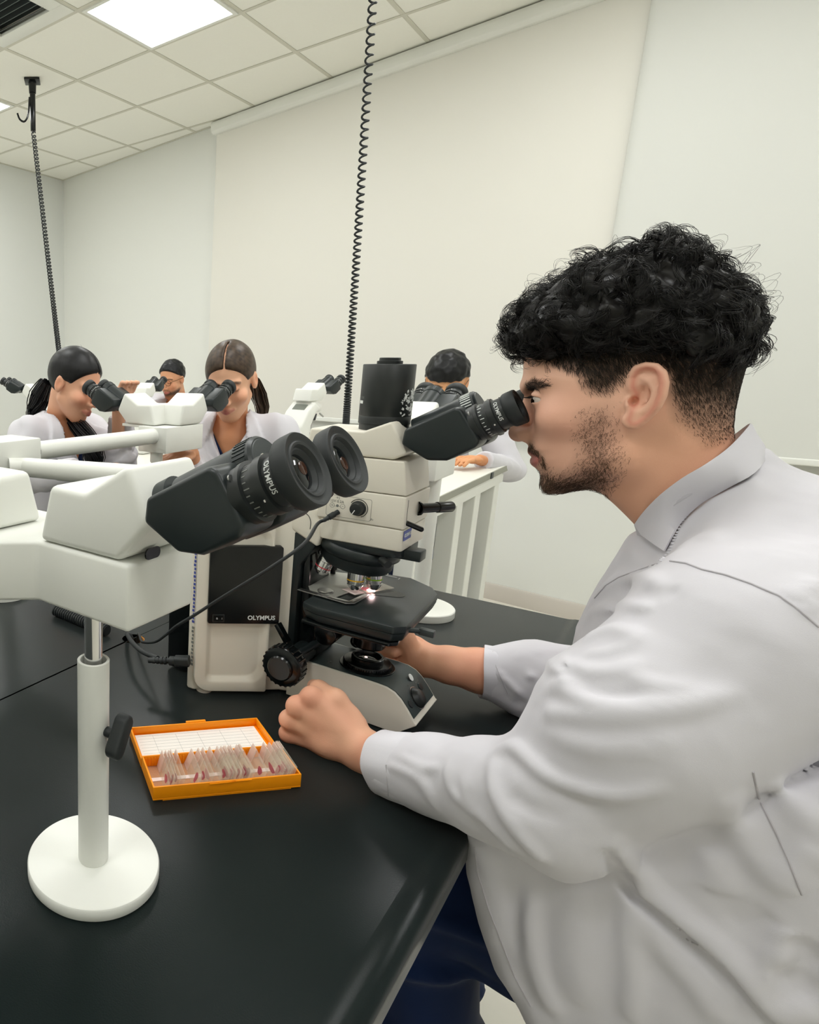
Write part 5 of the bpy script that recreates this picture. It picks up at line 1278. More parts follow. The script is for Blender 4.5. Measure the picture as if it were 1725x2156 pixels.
# collar: a folded band round the neck with its fall
def collar_rows():
    half_in = [(1578,905,.000),(1540,948,.045),(1490,985,.066),(1440,1015,.070),(1395,1050,.062),(1362,1085,.040),(1343,1112,.022)]
    half_out = [(1612,962,.000),(1588,998,.070),(1532,1030,.100),(1478,1062,.106),(1440,1098,.100),(1420,1130,.088),(1404,1160,.070)]
    a = [rp(x, y, JM-v) for x, y, v in half_in]; b = []
    for x, y, v in half_out:
        q = trace(coat_sdf, x, y); p = rp(x, y, JM-v)
        b.append(p if q is None or v == 0 or np.linalg.norm(q-p) > 0.06 else q)
    mir = lambda p: np.array([p[0], 2*JM-p[1], p[2]])
    A = [mir(p) for p in a[:0:-1]] + a; B = [mir(p) for p in b[:0:-1]] + b
    return np.array([list(p) for p in smooth_path(A, 4)]), np.array([list(p) for p in smooth_path(B, 4)])
CA, CB = collar_rows()
ctr = np.array([0.03, JM, 1.2]); g = G(); rows = []
for t, o in ((-0.35, -0.004), (-0.1, -0.001), (0.0, 0.0025), (0.12, 0.004), (0.35, 0.005), (0.7, 0.0045), (1.0, 0.003)):
    q = CA + (CB-CA)*max(t, 0) + np.array([0, 0, 1.0])*min(t, 0)*0.05
    n = q - ctr; n[:, 2] *= 0.3; n /= np.linalg.norm(n, axis=1)[:, None]
    q = q + n*o + np.array([0, 0, 1.0])*(0.003 if 0 <= t < 0.2 else 0)
    rows.append((q, n))
top = [g.verts([tuple(p - MO) for p in q + n*0.0012]) for q, n in rows]; und = [g.verts([tuple(p - MO) for p in q - n*0.0012]) for q, n in rows]
L = len(CA)
for S in (top, und):
    for r in range(len(rows)-1):
        for k in range(L-1): g.face([S[r][k], S[r][k+1], S[r+1][k+1], S[r+1][k]])
for r in (0, len(rows)-1):
    for k in range(L-1): g.face([top[r][k], top[r][k+1], und[r][k+1], und[r][k]])
for k in (0, L-1):
    for r in range(len(rows)-1): g.face([top[r][k], top[r+1][k], und[r+1][k], und[r][k]])
obj('collar', g, coat_m, coat, angle=60)
# cuffs
def cuff(c, prev, r):
    d = Vector(c - prev).normalized(); M = Matrix.Translation(Vector(c - MO)) @ d.to_track_quat('Z', 'Y').to_matrix().to_4x4()
    g = G(); n = 40; rings = []
    for z, q in ((-0.034, 1.06), (-0.030, 1.09), (-0.008, 1.05), (0.006, 1.02), (0.0075, 1.00), (0.006, 0.975), (-0.004, 0.95), (-0.02, 0.9)):
        rings.append(g.verts([((r*q + 0.0012*math.sin(3*a+z*90) + 0.0007*math.sin(7*a))*math.cos(a), (r*q + 0.0012*math.sin(3*a+z*90) + 0.0007*math.sin(7*a))*math.sin(a), z + 0.002*math.sin(2*a)) for a in [2*math.pi*k/n for k in range(n)]], M))
    for A, B in zip(rings, rings[1:]):
        for k in range(n): g.face([A[k], A[(k+1) % n], B[(k+1) % n], B[k]])
    obj('cuff', g, coat_m, coat, angle=70)
cuff(cfL, f2L, 0.0375); cuff(cfR, f1R, 0.0385)
# gathered stitching where the collar meets the front
g = G(); q = [trace(coat_sdf, x, y) for x, y in dens(zc([(905,545),(870,590),(845,650),(825,700),(800,760),(760,810),(735,835)]), 3)]
q = [p for p in q if p is not None]
for k in range(len(q)-1):
    g.ball(Vector(q[k] - MO), 0.0015, 6, (1.3, 1.3, 0.7))
obj('stitching', g, coat_m, coat, kind='stuff')
# trousers
def leg_sdf(P):
    L = s_chain(P, [(0.34, 0.850, 0.725), (0.10, 0.850, 0.725), (-0.19, 0.840, 0.74)], [0.095, 0.084, 0.070], 0.02)
    L = smin(L, s_chain(P, [(-0.19, 0.840, 0.765), (-0.165, 0.835, 0.50), (-0.11, 0.825, 0.12)], [0.068, 0.066, 0.055], 0.02), 0.02)
    Rr = s_chain(P, [(0.34, 1.00, 0.75), (0.10, 1.01, 0.75), (-0.19, 1.03, 0.755)], [0.092, 0.074, 0.064], 0.02)
    Rr = smin(Rr, s_chain(P, [(-0.19, 1.03, 0.765), (-0.20, 1.04, 0.40), (-0.20, 1.05, 0.12)], [0.070, 0.064, 0.055], 0.02), 0.02)
    d = smin(L, Rr, 0.03); d = smin(d, s_ell(P, (0.33, JM, 0.80), (0.15, 0.19, 0.11)), 0.04)
    q = P[:, 0]*9 + P[:, 2]*55 + 2.2*vnoise(P, 14, 81)
    return d - 0.010*np.maximum(0, np.sin(q))**3*np.clip((0.16 - np.abs(P[:, 0]+0.10))/0.08, 0, 1) - 0.004*vnoise(P, 32, 82)
tv, tf = sdf_mesh(leg_sdf, (-0.32, 0.66, 0.08), (0.52, 1.20, 0.90), 0.0075)
np_mesh('trousers', tv, tf, navy_m, man, MO)
for x, y in ((-0.13, 0.825), (-0.22, 1.05)):
    def shoe(P, x=x, y=y):
        d = s_chain(P, [(x+0.03, y, 0.05), (x-0.06, y, 0.048), (x-0.15, y, 0.040)], [0.046, 0.045, 0.038], 0.02)
        d = smin(d, s_cone(P, (x+0.02, y, 0.05), (x+0.02, y, 0.115), 0.044, 0.040), 0.02)
        return np.maximum(d, 0.002 - P[:, 2])
    sv, sf = sdf_mesh(shoe, (x-0.22, y-0.08, -0.01), (x+0.12, y+0.08, 0.18), 0.007)
    np_mesh('shoe', sv, sf, shoe_m, man, MO)
# his stool
def lab_chair(label, loc, rz, seat_m, h=0.58, back=True, group=None):
    t = thing('lab_chair', label, 'chair', loc, rz, group)
    obj('seat', G().lathe([(0, h-0.055), (0.17, h-0.055), (0.20, h-0.045), (0.21, h-0.025), (0.205, h-0.008), (0.18, h), (0, h-0.004)], None, 40), seat_m, t)
    obj('seat_pan', G().lathe([(0, h-0.075), (0.12, h-0.075), (0.17, h-0.056), (0, h-0.056)], None, 32), black_m, t)
    obj('gas_column', G().lathe([(0.028, 0.09), (0.028, 0.30), (0.016, 0.301), (0.016, h-0.07)], None, 24), gloss_m, t)
    obj('foot_ring', G().tube([(0.19*math.cos(k*math.pi/16), 0.19*math.sin(k*math.pi/16), 0.24) for k in range(33)], 0.009, 8), chrome_m, t)
    for k in range(5):
        a = 2*math.pi*k/5 + 0.3; c, s = math.cos(a), math.sin(a)
        l = obj('base_arm', G().tube([(0.02*c, 0.02*s, 0.105), (0.14*c, 0.14*s, 0.095), (0.27*c, 0.27*s, 0.070)], [0.024, 0.020, 0.014], 10), black_m, t)
        obj('caster', G().cyl((0.27*c - 0.012*s, 0.27*s + 0.012*c, 0.026), (0.27*c + 0.012*s, 0.27*s - 0.012*c, 0.026), 0.0255, seg=20).cyl((0.27*c, 0.27*s, 0.03), (0.27*c, 0.27*s, 0.072), 0.008, seg=10), rubber_m, l)
    if back:
        obj('backrest_post', G().tube(smooth_path([(0.08, 0, h-0.066), (0.20, 0, h-0.06), (0.25, 0, h), (0.245, 0, h+0.2)], 5), 0.012, 10), black_m, t)
        obj('backrest', G().rbox(-0.17, 0.17, h+0.12, h+0.38, 0, 0.035, 0.05, M=basis((0.262, 0, 0), (0, 1, 0), (0, 0, 1)) @ Matrix.Translation((0, 0, -0.035))), seat_m, t, bevel=0.012, seg=3)
    return t
lab_chair('lab stool under the man with curly hair, mostly hidden by his coat', W(0.33, JM, 0), AZ, gloss_m, 0.645, False)
# ------------------------------------------------------------------ the four people further back
def rot_head(fwd, pitch, roll):
    f = V3((fwd[0], fwd[1], 0)); f /= np.linalg.norm(f); l = np.array([-f[1], f[0], 0]); u = np.array([0, 0, 1.0])
    cp, sp = math.cos(pitch), math.sin(pitch)
    f2 = f*cp - u*sp; u2 = f*sp + u*cp
    cr, sr = math.cos(roll), math.sin(roll)
    l3 = l*cr + u2*sr; u3 = u2*cr - l*sr
    return np.stack([f2, l3, u3], 1)                  # columns: forward, left, up
def gen_head(Q, fem):
    x, y, z = Q[:, 0], np.abs(Q[:, 1]), Q[:, 2]; S = np.stack([x, y, z], 1)
    d = s_ell(S, (-0.012, 0, 0.040), (0.096, 0.075, 0.086))
    d = smin(d, s_ell(S, (0.028, 0, -0.030), (0.061, 0.056 if fem else 0.060, 0.082)), 0.030)
    d = smin(d, s_cone(S, (0.058, 0, -0.100), (0.030, 0, -0.060), 0.018 if fem else 0.022, 0.040), 0.028)
    d = smin(d, s_cone(S, (-0.002, 0.050, -0.050), (0.050, 0.016, -0.100), 0.015 if fem else 0.019, 0.013), 0.026)
    d = smin(d, s_cone(S, (0.085, 0.010, 0.022), (0.072, 0.046, 0.020), 0.006, 0.006), 0.014)
    d = smax(d, -s_ell(S, (0.098, 0.032, 0.003), (0.019, 0.018, 0.0105)), 0.011)
    d = smin(d, s_ell(S, (0.058, 0.044, -0.030), (0.026, 0.022, 0.020)), 0.022)
    d = smin(d, s_ball(S, (0.0745, 0.032, 0.001), 0.0135), 0.003)
    n = s_cone(S, (0.086, 0, 0.008), (0.109, 0, -0.036), 0.0070, 0.0095)
    n = smin(n, s_ell(S, (0.098, 0.0115, -0.040), (0.0105, 0.0065, 0.0075)), 0.005)
    d = smin(d, n, 0.010)
    d = smin(d, s_chain(S, [(0.0925, 0, -0.0645), (0.090, 0.010, -0.0645), (0.079, 0.024, -0.067)], [0.0058, 0.0055, 0.003]), 0.005)
    d = smin(d, s_chain(S, [(0.0905, 0, -0.0755), (0.088, 0.010, -0.0755), (0.079, 0.023, -0.0685)], [0.0068, 0.006, 0.003]), 0.005)
    e = s_ell(S, (-0.008, 0.077, 0.000), (0.0175, 0.0085, 0.031), np.array([[0.97, 0.25, 0], [-0.25, 0.97, 0], [0, 0, 1.0]]))
    e = smax(e, -s_ell(S, (-0.004, 0.086, 0.002), (0.0095, 0.006, 0.017)), 0.003)
    return smin(d, e, 0.005)
def head_col(Q, base, lipc, browc, fem, beard=0.0):
    n = len(Q); c = np.tile(rgb(base), (n, 1)); S = np.stack([Q[:, 0], np.abs(Q[:, 1]), Q[:, 2]], 1); nz = vnoise(Q, 50, 5)
    g = lambda d, s: np.clip(1 - d/s, 0, 1)
    blush = tuple(int(v*k) for v, k in zip(base, (1.0, 0.86, 0.82)))
    c = mixc(c, blush, 0.7*g(np.linalg.norm(S - V3((0.070, 0.045, -0.030)), axis=1), 0.035)); c = mixc(c, blush, 0.6*g(np.linalg.norm(S - V3((0.108, 0, -0.038)), axis=1), 0.02))
    c = mixc(c, blush, 0.6*g(np.linalg.norm(S - V3((-0.008, 0.082, 0)), axis=1), 0.03))
    if beard:
        m = np.clip((-0.050 - S[:, 2] + 0.25*(0.05-S[:, 0]))/0.02, 0, 1)*np.clip((S[:, 0] - 0.0)/0.02, 0, 1)*np.clip((S[:, 2]+0.135)/0.02, 0, 1); c = mixc(c, (40, 30, 26), beard*m)
        c = mixc(c, (40, 30, 26), beard*g(s_chain(S, [(0.095, 0, -0.052), (0.086, 0.024, -0.058), (0.078, 0.03, -0.08)], [0.002]*3), 0.006))
    c = mixc(c, lipc, 0.9*g(np.minimum(s_chain(S, [(0.0955, 0, -0.0655), (0.082, 0.023, -0.067)], [0.003, 0.001]), s_chain(S, [(0.096, 0, -0.075), (0.083, 0.021, -0.069)], [0.004, 0.001])), 0.006))
    c = mixc(c, browc, 0.95*g(s_chain(S, [(0.092, 0.012, 0.019), (0.088, 0.030, 0.025), (0.074, 0.050, 0.020)], [0.0025, 0.0025, 0.001]), 0.0045))
    c = mixc(c, (30, 20, 18), 0.95*g(s_chain(S, [(0.084, 0.020, -0.003), (0.0885, 0.032, -0.0035), (0.078, 0.046, -0.002)], [0.0014]*3), 0.003))
    c = mixc(c, blush, 0.5*g(s_ball(S, (0.085, 0.032, 0.006), 0.008), 0.01))
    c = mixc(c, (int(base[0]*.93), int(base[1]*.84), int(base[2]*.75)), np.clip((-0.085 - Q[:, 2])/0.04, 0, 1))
    return c
def bg_person(label, hp_, fwd, pitch, roll, bfwd, style, skin, hairc, sc, fem, arms, beard=0.0, h=0.0042, lipc=(176, 96, 92), chair=True, glasses=False, sit=0.68, trunk=0.52):
    c = V3(hp_); RM = rot_head(fwd, pitch, roll)
    bf = V3((bfwd[0], bfwd[1], 0)); bf /= np.linalg.norm(bf); bl = np.array([-bf[1], bf[0], 0]); up = np.array([0, 0, 1.0])
    hs = lambda P: ((P - c) @ RM)/sc
    nb = c - bf*0.080 + up*(-0.135*sc)                              # root of the neck
    nk = c + RM @ (np.array([-0.038, 0, -0.045])*sc)
    sw = (0.150 if fem else 0.175)*sc
    sh = {s: nb + bl*s*sw - up*0.035 + bf*0.005 for s in (-1, 1)}
    pel = nb - bf*0.10 - up*trunk
    o = np.array([pel[0], pel[1], 0.0])
    t = thing('person', label, 'person', tuple(o), 0.0)
    hand_of = {}
    for s, (el, wr, hd) in arms.items(): hand_of[s] = (V3(el), V3(wr), V3(hd))
    def body(P):
        d = gen_head(hs(P), fem)*sc
        d = smin(d, s_cone(P, nk, nb + bf*0.004, (0.046 if fem else 0.054)*sc, (0.050 if fem else 0.060)*sc), 0.02)
        d = smin(d, s_chain(P, [nb - up*0.070 + bf*0.004, nb - up*0.22 + bf*0.006, pel], [0.074, 0.092, 0.08]), 0.03)
        d = smin(d, s_chain(P, [sh[-1], nb - up*0.03, sh[1]], [0.035, 0.04, 0.035]), 0.03)
        for s, (el, wr, hd) in hand_of.items():
            a = s_chain(P, [sh[s], el, wr], [0.034, 0.030, 0.021], 0.01)
            dv = (hd - wr); L = np.linalg.norm(dv); dv = dv/L; sd = np.cross(dv, up); sd /= max(np.linalg.norm(sd), 1e-6); nm = np.cross(sd, dv)
            a = smin(a, s_ell(P, wr + dv*0.045, (0.040, 0.036, 0.017), np.stack([dv, sd, nm], 1)), 0.012)
            for q in range(4):
                b0 = wr + dv*0.075 + sd*(-0.027 + 0.018*q); b1 = b0 + dv*0.032 - up*0.006; b2 = b1 + dv*0.020 - up*0.018
                a = smin(a, s_chain(P, [b0, b1, b2], [0.0088, 0.0080, 0.0068]), 0.004)
            a = smin(a, s_chain(P, [wr + dv*0.02 + sd*0.02*s, wr + dv*0.050 + sd*0.040*s, wr + dv*0.08 + sd*0.044*s], [0.013, 0.0105, 0.008]), 0.006)
            d = smin(d, a, 0.02)
        return d
    lo = np.min([c - 0.15, pel - 0.12] + [np.min(v, 0) - 0.13 for v in hand_of.values()] + [sh[-1]-0.08, sh[1]-0.08], 0); hi = np.max([c + 0.16, pel + 0.1] + [np.max(v, 0) + 0.13 for v in hand_of.values()] + [sh[-1]+0.08, sh[1]+0.08], 0)
    v, f = sdf_mesh(body, lo, hi, h)
    np_mesh('body', v, f, skin_m, t, o, col=head_col(hs(v), skin, lipc, tuple(int(x*0.8) for x in hairc), fem, beard))
    # hair
    def hair(P):
        Q = hs(P); x, y, z = Q.T; ay = np.abs(y); S = np.stack([x, ay, z], 1)
        th = {'tied': 0.0085, 'short': 0.012, 'bowl': 0.015}[style]
        d = s_ell(Q, (-0.014, 0, 0.040), (0.096+th, 0.075+th*0.75, 0.086+th))
        st = 0.0010*vnoise(Q, 60, 3) if style == 'tied' else 0.0025*vnoise(Q, 110, 9)
        d = d + st
        if style == 'tied':
            d = smax(d, 0.80*x - 0.60*z - (0.0215 - 0.10*np.maximum(ay-0.03, 0)), 0.006)
            d = smax(d, -s_ell(S, (0.018, 0.085, -0.020), (0.046, 0.034, 0.040)), 0.006)
            d = smax(d, -0.075 - z + 0*x, 0.02)
            groove = np.maximum(np.abs(y - 0.004) - 0.0026, -(x + 0.01))
            d = smax(d, -np.maximum(groove, 0.02 - z), 0.003)
        elif style == 'short':
            d = smax(d, 0.62*x - 0.78*z + 0.014, 0.008); d = smax(d, 0.035 - z - 0.5*np.maximum(0.02-x, 0), 0.012)
        else:
            d = smax(d, 0.038 - z - 0.30*np.clip(0.03-x, 0, 0.12) + 0.002*np.sin(ay*200) + 0.06*np.clip(0.05-ay, 0, 1)*(x > 0), 0.006)
        return d*sc
    vh, fh = sdf_mesh(hair, c - 0.16*sc, c + 0.17*sc, h*0.85)
    ms = [(vh, np.concatenate([fh[:, :3], fh[:, [0, 2, 3]]]))]
    Pn, Nn = sample_faces(vh, fh, 2600 if style == 'tied' else 900, np.random.default_rng(5))
    dirs = (RM @ np.array([-1.0, 0, -0.35]))[None] + np.random.default_rng(6).normal(size=(len(Pn), 3))*0.12 if style == 'tied' else ((RM @ np.array([0.5, 0, -1]))[None] + np.random.default_rng(6).normal(size=(len(Pn), 3))*0.5)
    ms.append(strands(walk(Pn - Nn*0.0016, Nn, dirs, (0.018 if style == 'tied' else 0.013)*sc, 5, 0.0003, -0.10 if style == 'tied' else 0.0, 7, 0.6), 0.0003 if style == 'tied' else 0.0005))
    hair_obj('hair', ms, hairc, 0.45, t, o, 3)
    return t, o, c, RM, nb, bf, bl, up, sh, pel, hand_of, sc, h
def bg_clothes(pp, sleeves, vdepth=0.13, hem=0.60, seed=1):
    t, o, c, RM, nb, bf, bl, up, sh, pel, hand_of, sc, h = pp
    vb = nb + bf*0.085 - up*vdepth
    def scrub(P):
        d = smin(s_chain(P, [nb - up*0.075 + bf*0.01, nb - up*0.22 + bf*0.015], [0.085, 0.105], 0.03), s_chain(P, [sh[-1]-up*0.02, nb-up*0.06, sh[1]-up*0.02], [0.045, 0.062, 0.045]), 0.03)
        q = P - nb; b = np.abs(q @ bl); a = q @ bf; z = q[:, 2]
        return smax(d, -np.maximum(b - np.clip((z + vdepth - 0.02)*0.62, 0, 0.075), -(a + 0.02)), 0.004)
    lo = np.min([sh[-1], sh[1], nb], 0) - 0.16; hi = np.max([sh[-1], sh[1], nb], 0) + 0.12; lo[2] = nb[2] - 0.26
    v, f = sdf_mesh(scrub, lo, hi, 0.007); np_mesh('scrub_top', v, f, navy_m, t, o)
    def coat_(P):
        q = P - nb; a = q @ bf; b = np.abs(q @ bl); z = q[:, 2]
        d = s_chain(P, [nb - up*0.11, nb - up*0.30 - bf*0.03, pel], [0.125, 0.135, 0.165], 0.05)
        d = smin(d, s_chain(P, [sh[-1] - up*0.012, nb - up*0.040 - bf*0.008, sh[1] - up*0.012], [0.062, 0.072, 0.062], 0.02), 0.05)
        for s, (el, wr, hd) in hand_of.items():
            w2 = wr + (el-wr)/np.linalg.norm(el-wr)*0.035
            ar = s_chain(P, [sh[s], sh[s]*0.5+el*0.5, el, w2], [0.064, 0.058, 0.052, 0.038], 0.012)
            n = (wr-el)/np.linalg.norm(wr-el); ar = np.maximum(ar, (P - w2) @ n)
            along = ((P - el) @ n); ar = ar - 0.0045*np.sin(along*95 + 3*vnoise(P, 22, seed+4))*np.exp(-np.abs(along)/0.10)
            d = smin(d, ar, 0.020)
        d = d - 0.0030*vnoise(P, 26, seed) - 0.003*np.sin(46*(b + 0.25*z) + 2*vnoise(P, 9, seed+1))*np.clip(-z/0.25, 0, 1)
        d0 = d.copy()
        V = np.maximum(b - np.clip((z + vdepth)*0.50, 0, 0.066) , np.maximum(-(a + 0.015), -(z + vdepth)))      # open front
        d = smax(d, -V, 0.004)
        # collar leaves and lapels lie on the coat; a band stands round the neck
        lp = np.minimum(poly_sd(b, z, [(0.040, 0.050), (0.080, 0.010), (0.112, -0.052), (0.074, -0.082), (0.060, -0.045)]), poly_sd(b, z, [(0.066, -0.076), (0.098, -0.094), (0.060, -0.150), (0.012, -vdepth-0.075), (0.000, -vdepth-0.02), (0.034, -0.110)]))
        m = (np.abs(d) < 0.04) & (a > -0.03)
        l = np.maximum(np.maximum(d0 - 0.0075, lp), -(a + 0.02)); d = np.minimum(d, np.where(m, l, 1.0))
        d = smin(d, s_chain(P, [nb - bf*0.070 + up*0.020, nb + bl*0.060 + up*0.012 - bf*0.040, nb + bl*0.076 - up*0.012 + bf*0.012], [0.015, 0.016, 0.012]), 0.006)
        d = smin(d, s_chain(P, [nb - bf*0.070 + up*0.020, nb - bl*0.060 + up*0.012 - bf*0.040, nb - bl*0.076 - up*0.012 + bf*0.012], [0.015, 0.016, 0.012]), 0.006)
        return smax(d, -s_cone(P, nb - up*0.02, nb + up*0.12 + bf*0.03, 0.054*sc, 0.062*sc), 0.004)
    pts = [sh[-1], sh[1], pel, nb] + [e for k in hand_of.values() for e in k[:2]]
    lo = np.min(pts, 0) - 0.20; hi = np.max(pts, 0) + 0.13; lo[2] = hem
    v, f = sdf_mesh(coat_, lo, hi, max(h*1.25, 0.0052)); np_mesh('lab_coat', v, f, coat_m, t, o)
    hipz = pel[2] - 0.02
    def trou(P):
        d = None
        for s in (-1, 1):
            hp0 = pel + bl*s*0.09 - up*0.02; kn = hp0 + bf*0.42 - up*0.03; an = kn - bf*0.03; an = np.array([an[0], an[1], 0.10])
            q = smin(s_cone(P, hp0, kn, 0.085, 0.062), s_cone(P, kn, an, 0.060, 0.048), 0.02); d = q if d is None else smin(d, q, 0.02)
        return d - 0.003*vnoise(P, 30, 5)
    ks = [pel - 0.25, pel + bf*0.45 - 0.2, pel + bf*0.45 + 0.2, pel + 0.25]
    lo = np.min(ks, 0); hi = np.max(ks, 0); lo[2] = 0.06
    v, f = sdf_mesh(trou, lo, hi, 0.014); np_mesh('trousers', v, f, navy_m, t, o)
    for s in (-1, 1):
        a = pel + bl*s*0.09 + bf*0.39; a = Vector((a[0], a[1], 0)) - Vector(o); b = Vector(bf)
        obj('shoe', G().tube([a - b*0.05 + Vector((0, 0, 0.05)), a + Vector((0, 0, 0.055)), a + b*0.10 + Vector((0, 0, 0.042)), a + b*0.17 + Vector((0, 0, 0.034))], [0.03, 0.05, 0.042, 0.022], 14), shoe_m, t)
def seat_of(pp, label, m):
    t, o, c, RM, nb, bf, bl, up, sh, pel = pp[:10]
    lab_chair(label, Vector((pel[0], pel[1], 0)), math.atan2(-bf[1], -bf[0]), m, pel[2] - 0.105)
at = lambda x, y, Y: np.array(on_y(x, y, Y))
A1 = bg_person('woman with black hair in a ponytail, white coat, looking into the far viewing head', at(157, 812, 2.10), (0.80, -0.60), R(17), R(-5), (0.72, -0.70), 'tied', (226, 172, 142), (16, 16, 18), 0.90, True,
               {-1: (at(40, 1010, 1.95), at(180, 990, 1.80), at(225, 985, 1.76)), 1: (at(255, 965, 2.08), at(250, 868, 2.02), at(262, 832, 2.00))})
bg_clothes(A1, None, 0.15, seed=2); seat_of(A1, 'blue lab chair under the woman with the black ponytail', blue_m)
tq = A1[0]; oq = A1[1]; cq = A1[2]; RMq = A1[3]
def tail(tq, oq, pts, rad, c, seed):
    rg = np.random.default_rng(seed); pts = np.array([list(p) for p in smooth_path(pts, 5)]); n = 220; rr = np.interp(np.linspace(0, 1, len(pts)), np.linspace(0, 1, len(rad)), rad)
    t_ = np.gradient(pts, axis=0); t_ /= np.linalg.norm(t_, axis=1)[:, None]; x = np.cross(t_, [0.3, 0.5, 0.81]); x /= np.linalg.norm(x, axis=1)[:, None]; y = np.cross(t_, x)
    a = rg.random(n)*6.28; q = np.sqrt(rg.random(n)); wv = rg.normal(size=(n, 1))*0.25
    P = pts[None] + (x[None]*np.cos(a)[:, None, None] + y[None]*np.sin(a)[:, None, None])*(q[:, None]*rr[None]*(1 + wv))[..., None]
    g = [strands(P, 0.0022, 0.0004)]
    hair_obj('ponytail', g, c, 0.4, tq, oq, seed)
tail(tq, oq, [at(100, 805, 2.20), at(86, 835, 2.22), at(76, 870, 2.22), at(80, 920, 2.2), at(90, 990, 2.15)], [0.016, 0.028, 0.026, 0.022, 0.008], (18, 18, 20), 3)
tail(tq, oq, [at(140, 868, 2.16), at(160, 892, 2.10), at(184, 925, 2.02), at(196, 965, 1.99), at(190, 1010, 1.99)], [0.010, 0.020, 0.024, 0.026, 0.012], (18, 18, 20), 4)
A2 = bg_person('woman with brown tied-back hair and centre parting, white coat, behind the near eyepieces', at(486, 804, 2.05), (-0.42, -0.91), R(18), R(4), (-0.35, -0.94), 'tied', (232, 180, 148), (66, 52, 40), 0.93, True,
               {-1: (at(410, 1010, 1.98), at(404, 955, 1.88), at(372, 962, 1.85)), 1: (at(640, 1060, 1.95), at(560, 1060, 1.72), at(530, 1070, 1.66))})
bg_clothes(A2, None, 0.14, seed=7); seat_of(A2, 'blue lab chair under the woman with brown hair', blue_m)
tail(A2[0], A2[1], [at(537, 800, 2.13), at(546, 830, 2.15), at(553, 858, 2.15), at(546, 900, 2.13)], [0.012, 0.020, 0.018, 0.006], (66, 52, 40), 5)
A3 = bg_person('man with short black hair, glasses and goatee, far back between the women', at(362, 799, 3.95), (-0.62, -0.78), R(14), R(0), (-0.6, -0.8), 'short', (214, 158, 122), (16, 18, 20), 0.86, False,
               {-1: (at(325, 880, 3.75), at(302, 868, 3.5), at(292, 870, 3.42)), 1: (at(440, 890, 3.85), at(395, 885, 3.6), at(380, 885, 3.52))}, beard=0.9, h=0.0045)
bg_clothes(A3, None, 0.17, seed=9); seat_of(A3, 'blue lab chair under the far man with glasses', blue_m)
def glasses(pp, m):
    t, o, c, RM = pp[:4]; sc = pp[11]
    to = lambda p: Vector(c + RM @ (np.array(p)*sc) - o)
    g = G()
    for s in (-1, 1):
        g.tube([to((0.104, s*0.032 + 0.022*math.cos(k*math.pi/8), 0.002 + 0.019*math.sin(k*math.pi/8))) for k in range(17)], 0.0016, 6)
        g.tube([to((0.102, s*0.054, 0.008)), to((0.05, s*0.074, 0.010)), to((-0.008, s*0.084, 0.012))], 0.0016, 6)
    g.tube([to((0.106, -0.011, 0.006)), to((0.109, 0, 0.009)), to((0.106, 0.011, 0.006))], 0.0015, 6)
    obj('glasses', g, m, t)
glasses(A3, mat('brown_glasses', (96, 66, 34), 0.4))
A4 = bg_person('boy with a black bowl haircut and glasses, right of the black camera tube', at(940, 806, 2.95), (-0.52, -0.85), R(22), R(0), (-0.45, -0.9), 'bowl', (222, 166, 122), (14, 15, 16), 1.02, False,
               {-1: (at(860, 1010, 2.85), at(905, 965, 2.62), at(880, 972, 2.55)), 1: (at(1075, 990, 2.85), at(1010, 968, 2.58), at(960, 966, 2.52))}, h=0.005)
bg_clothes(A4, None, 0.15, seed=11, hem=0.52); seat_of(A4, 'blue lab chair under the boy with the bowl haircut', bluel_m)
glasses(A4, mat('thin_glasses', (120, 104, 80), 0.4))
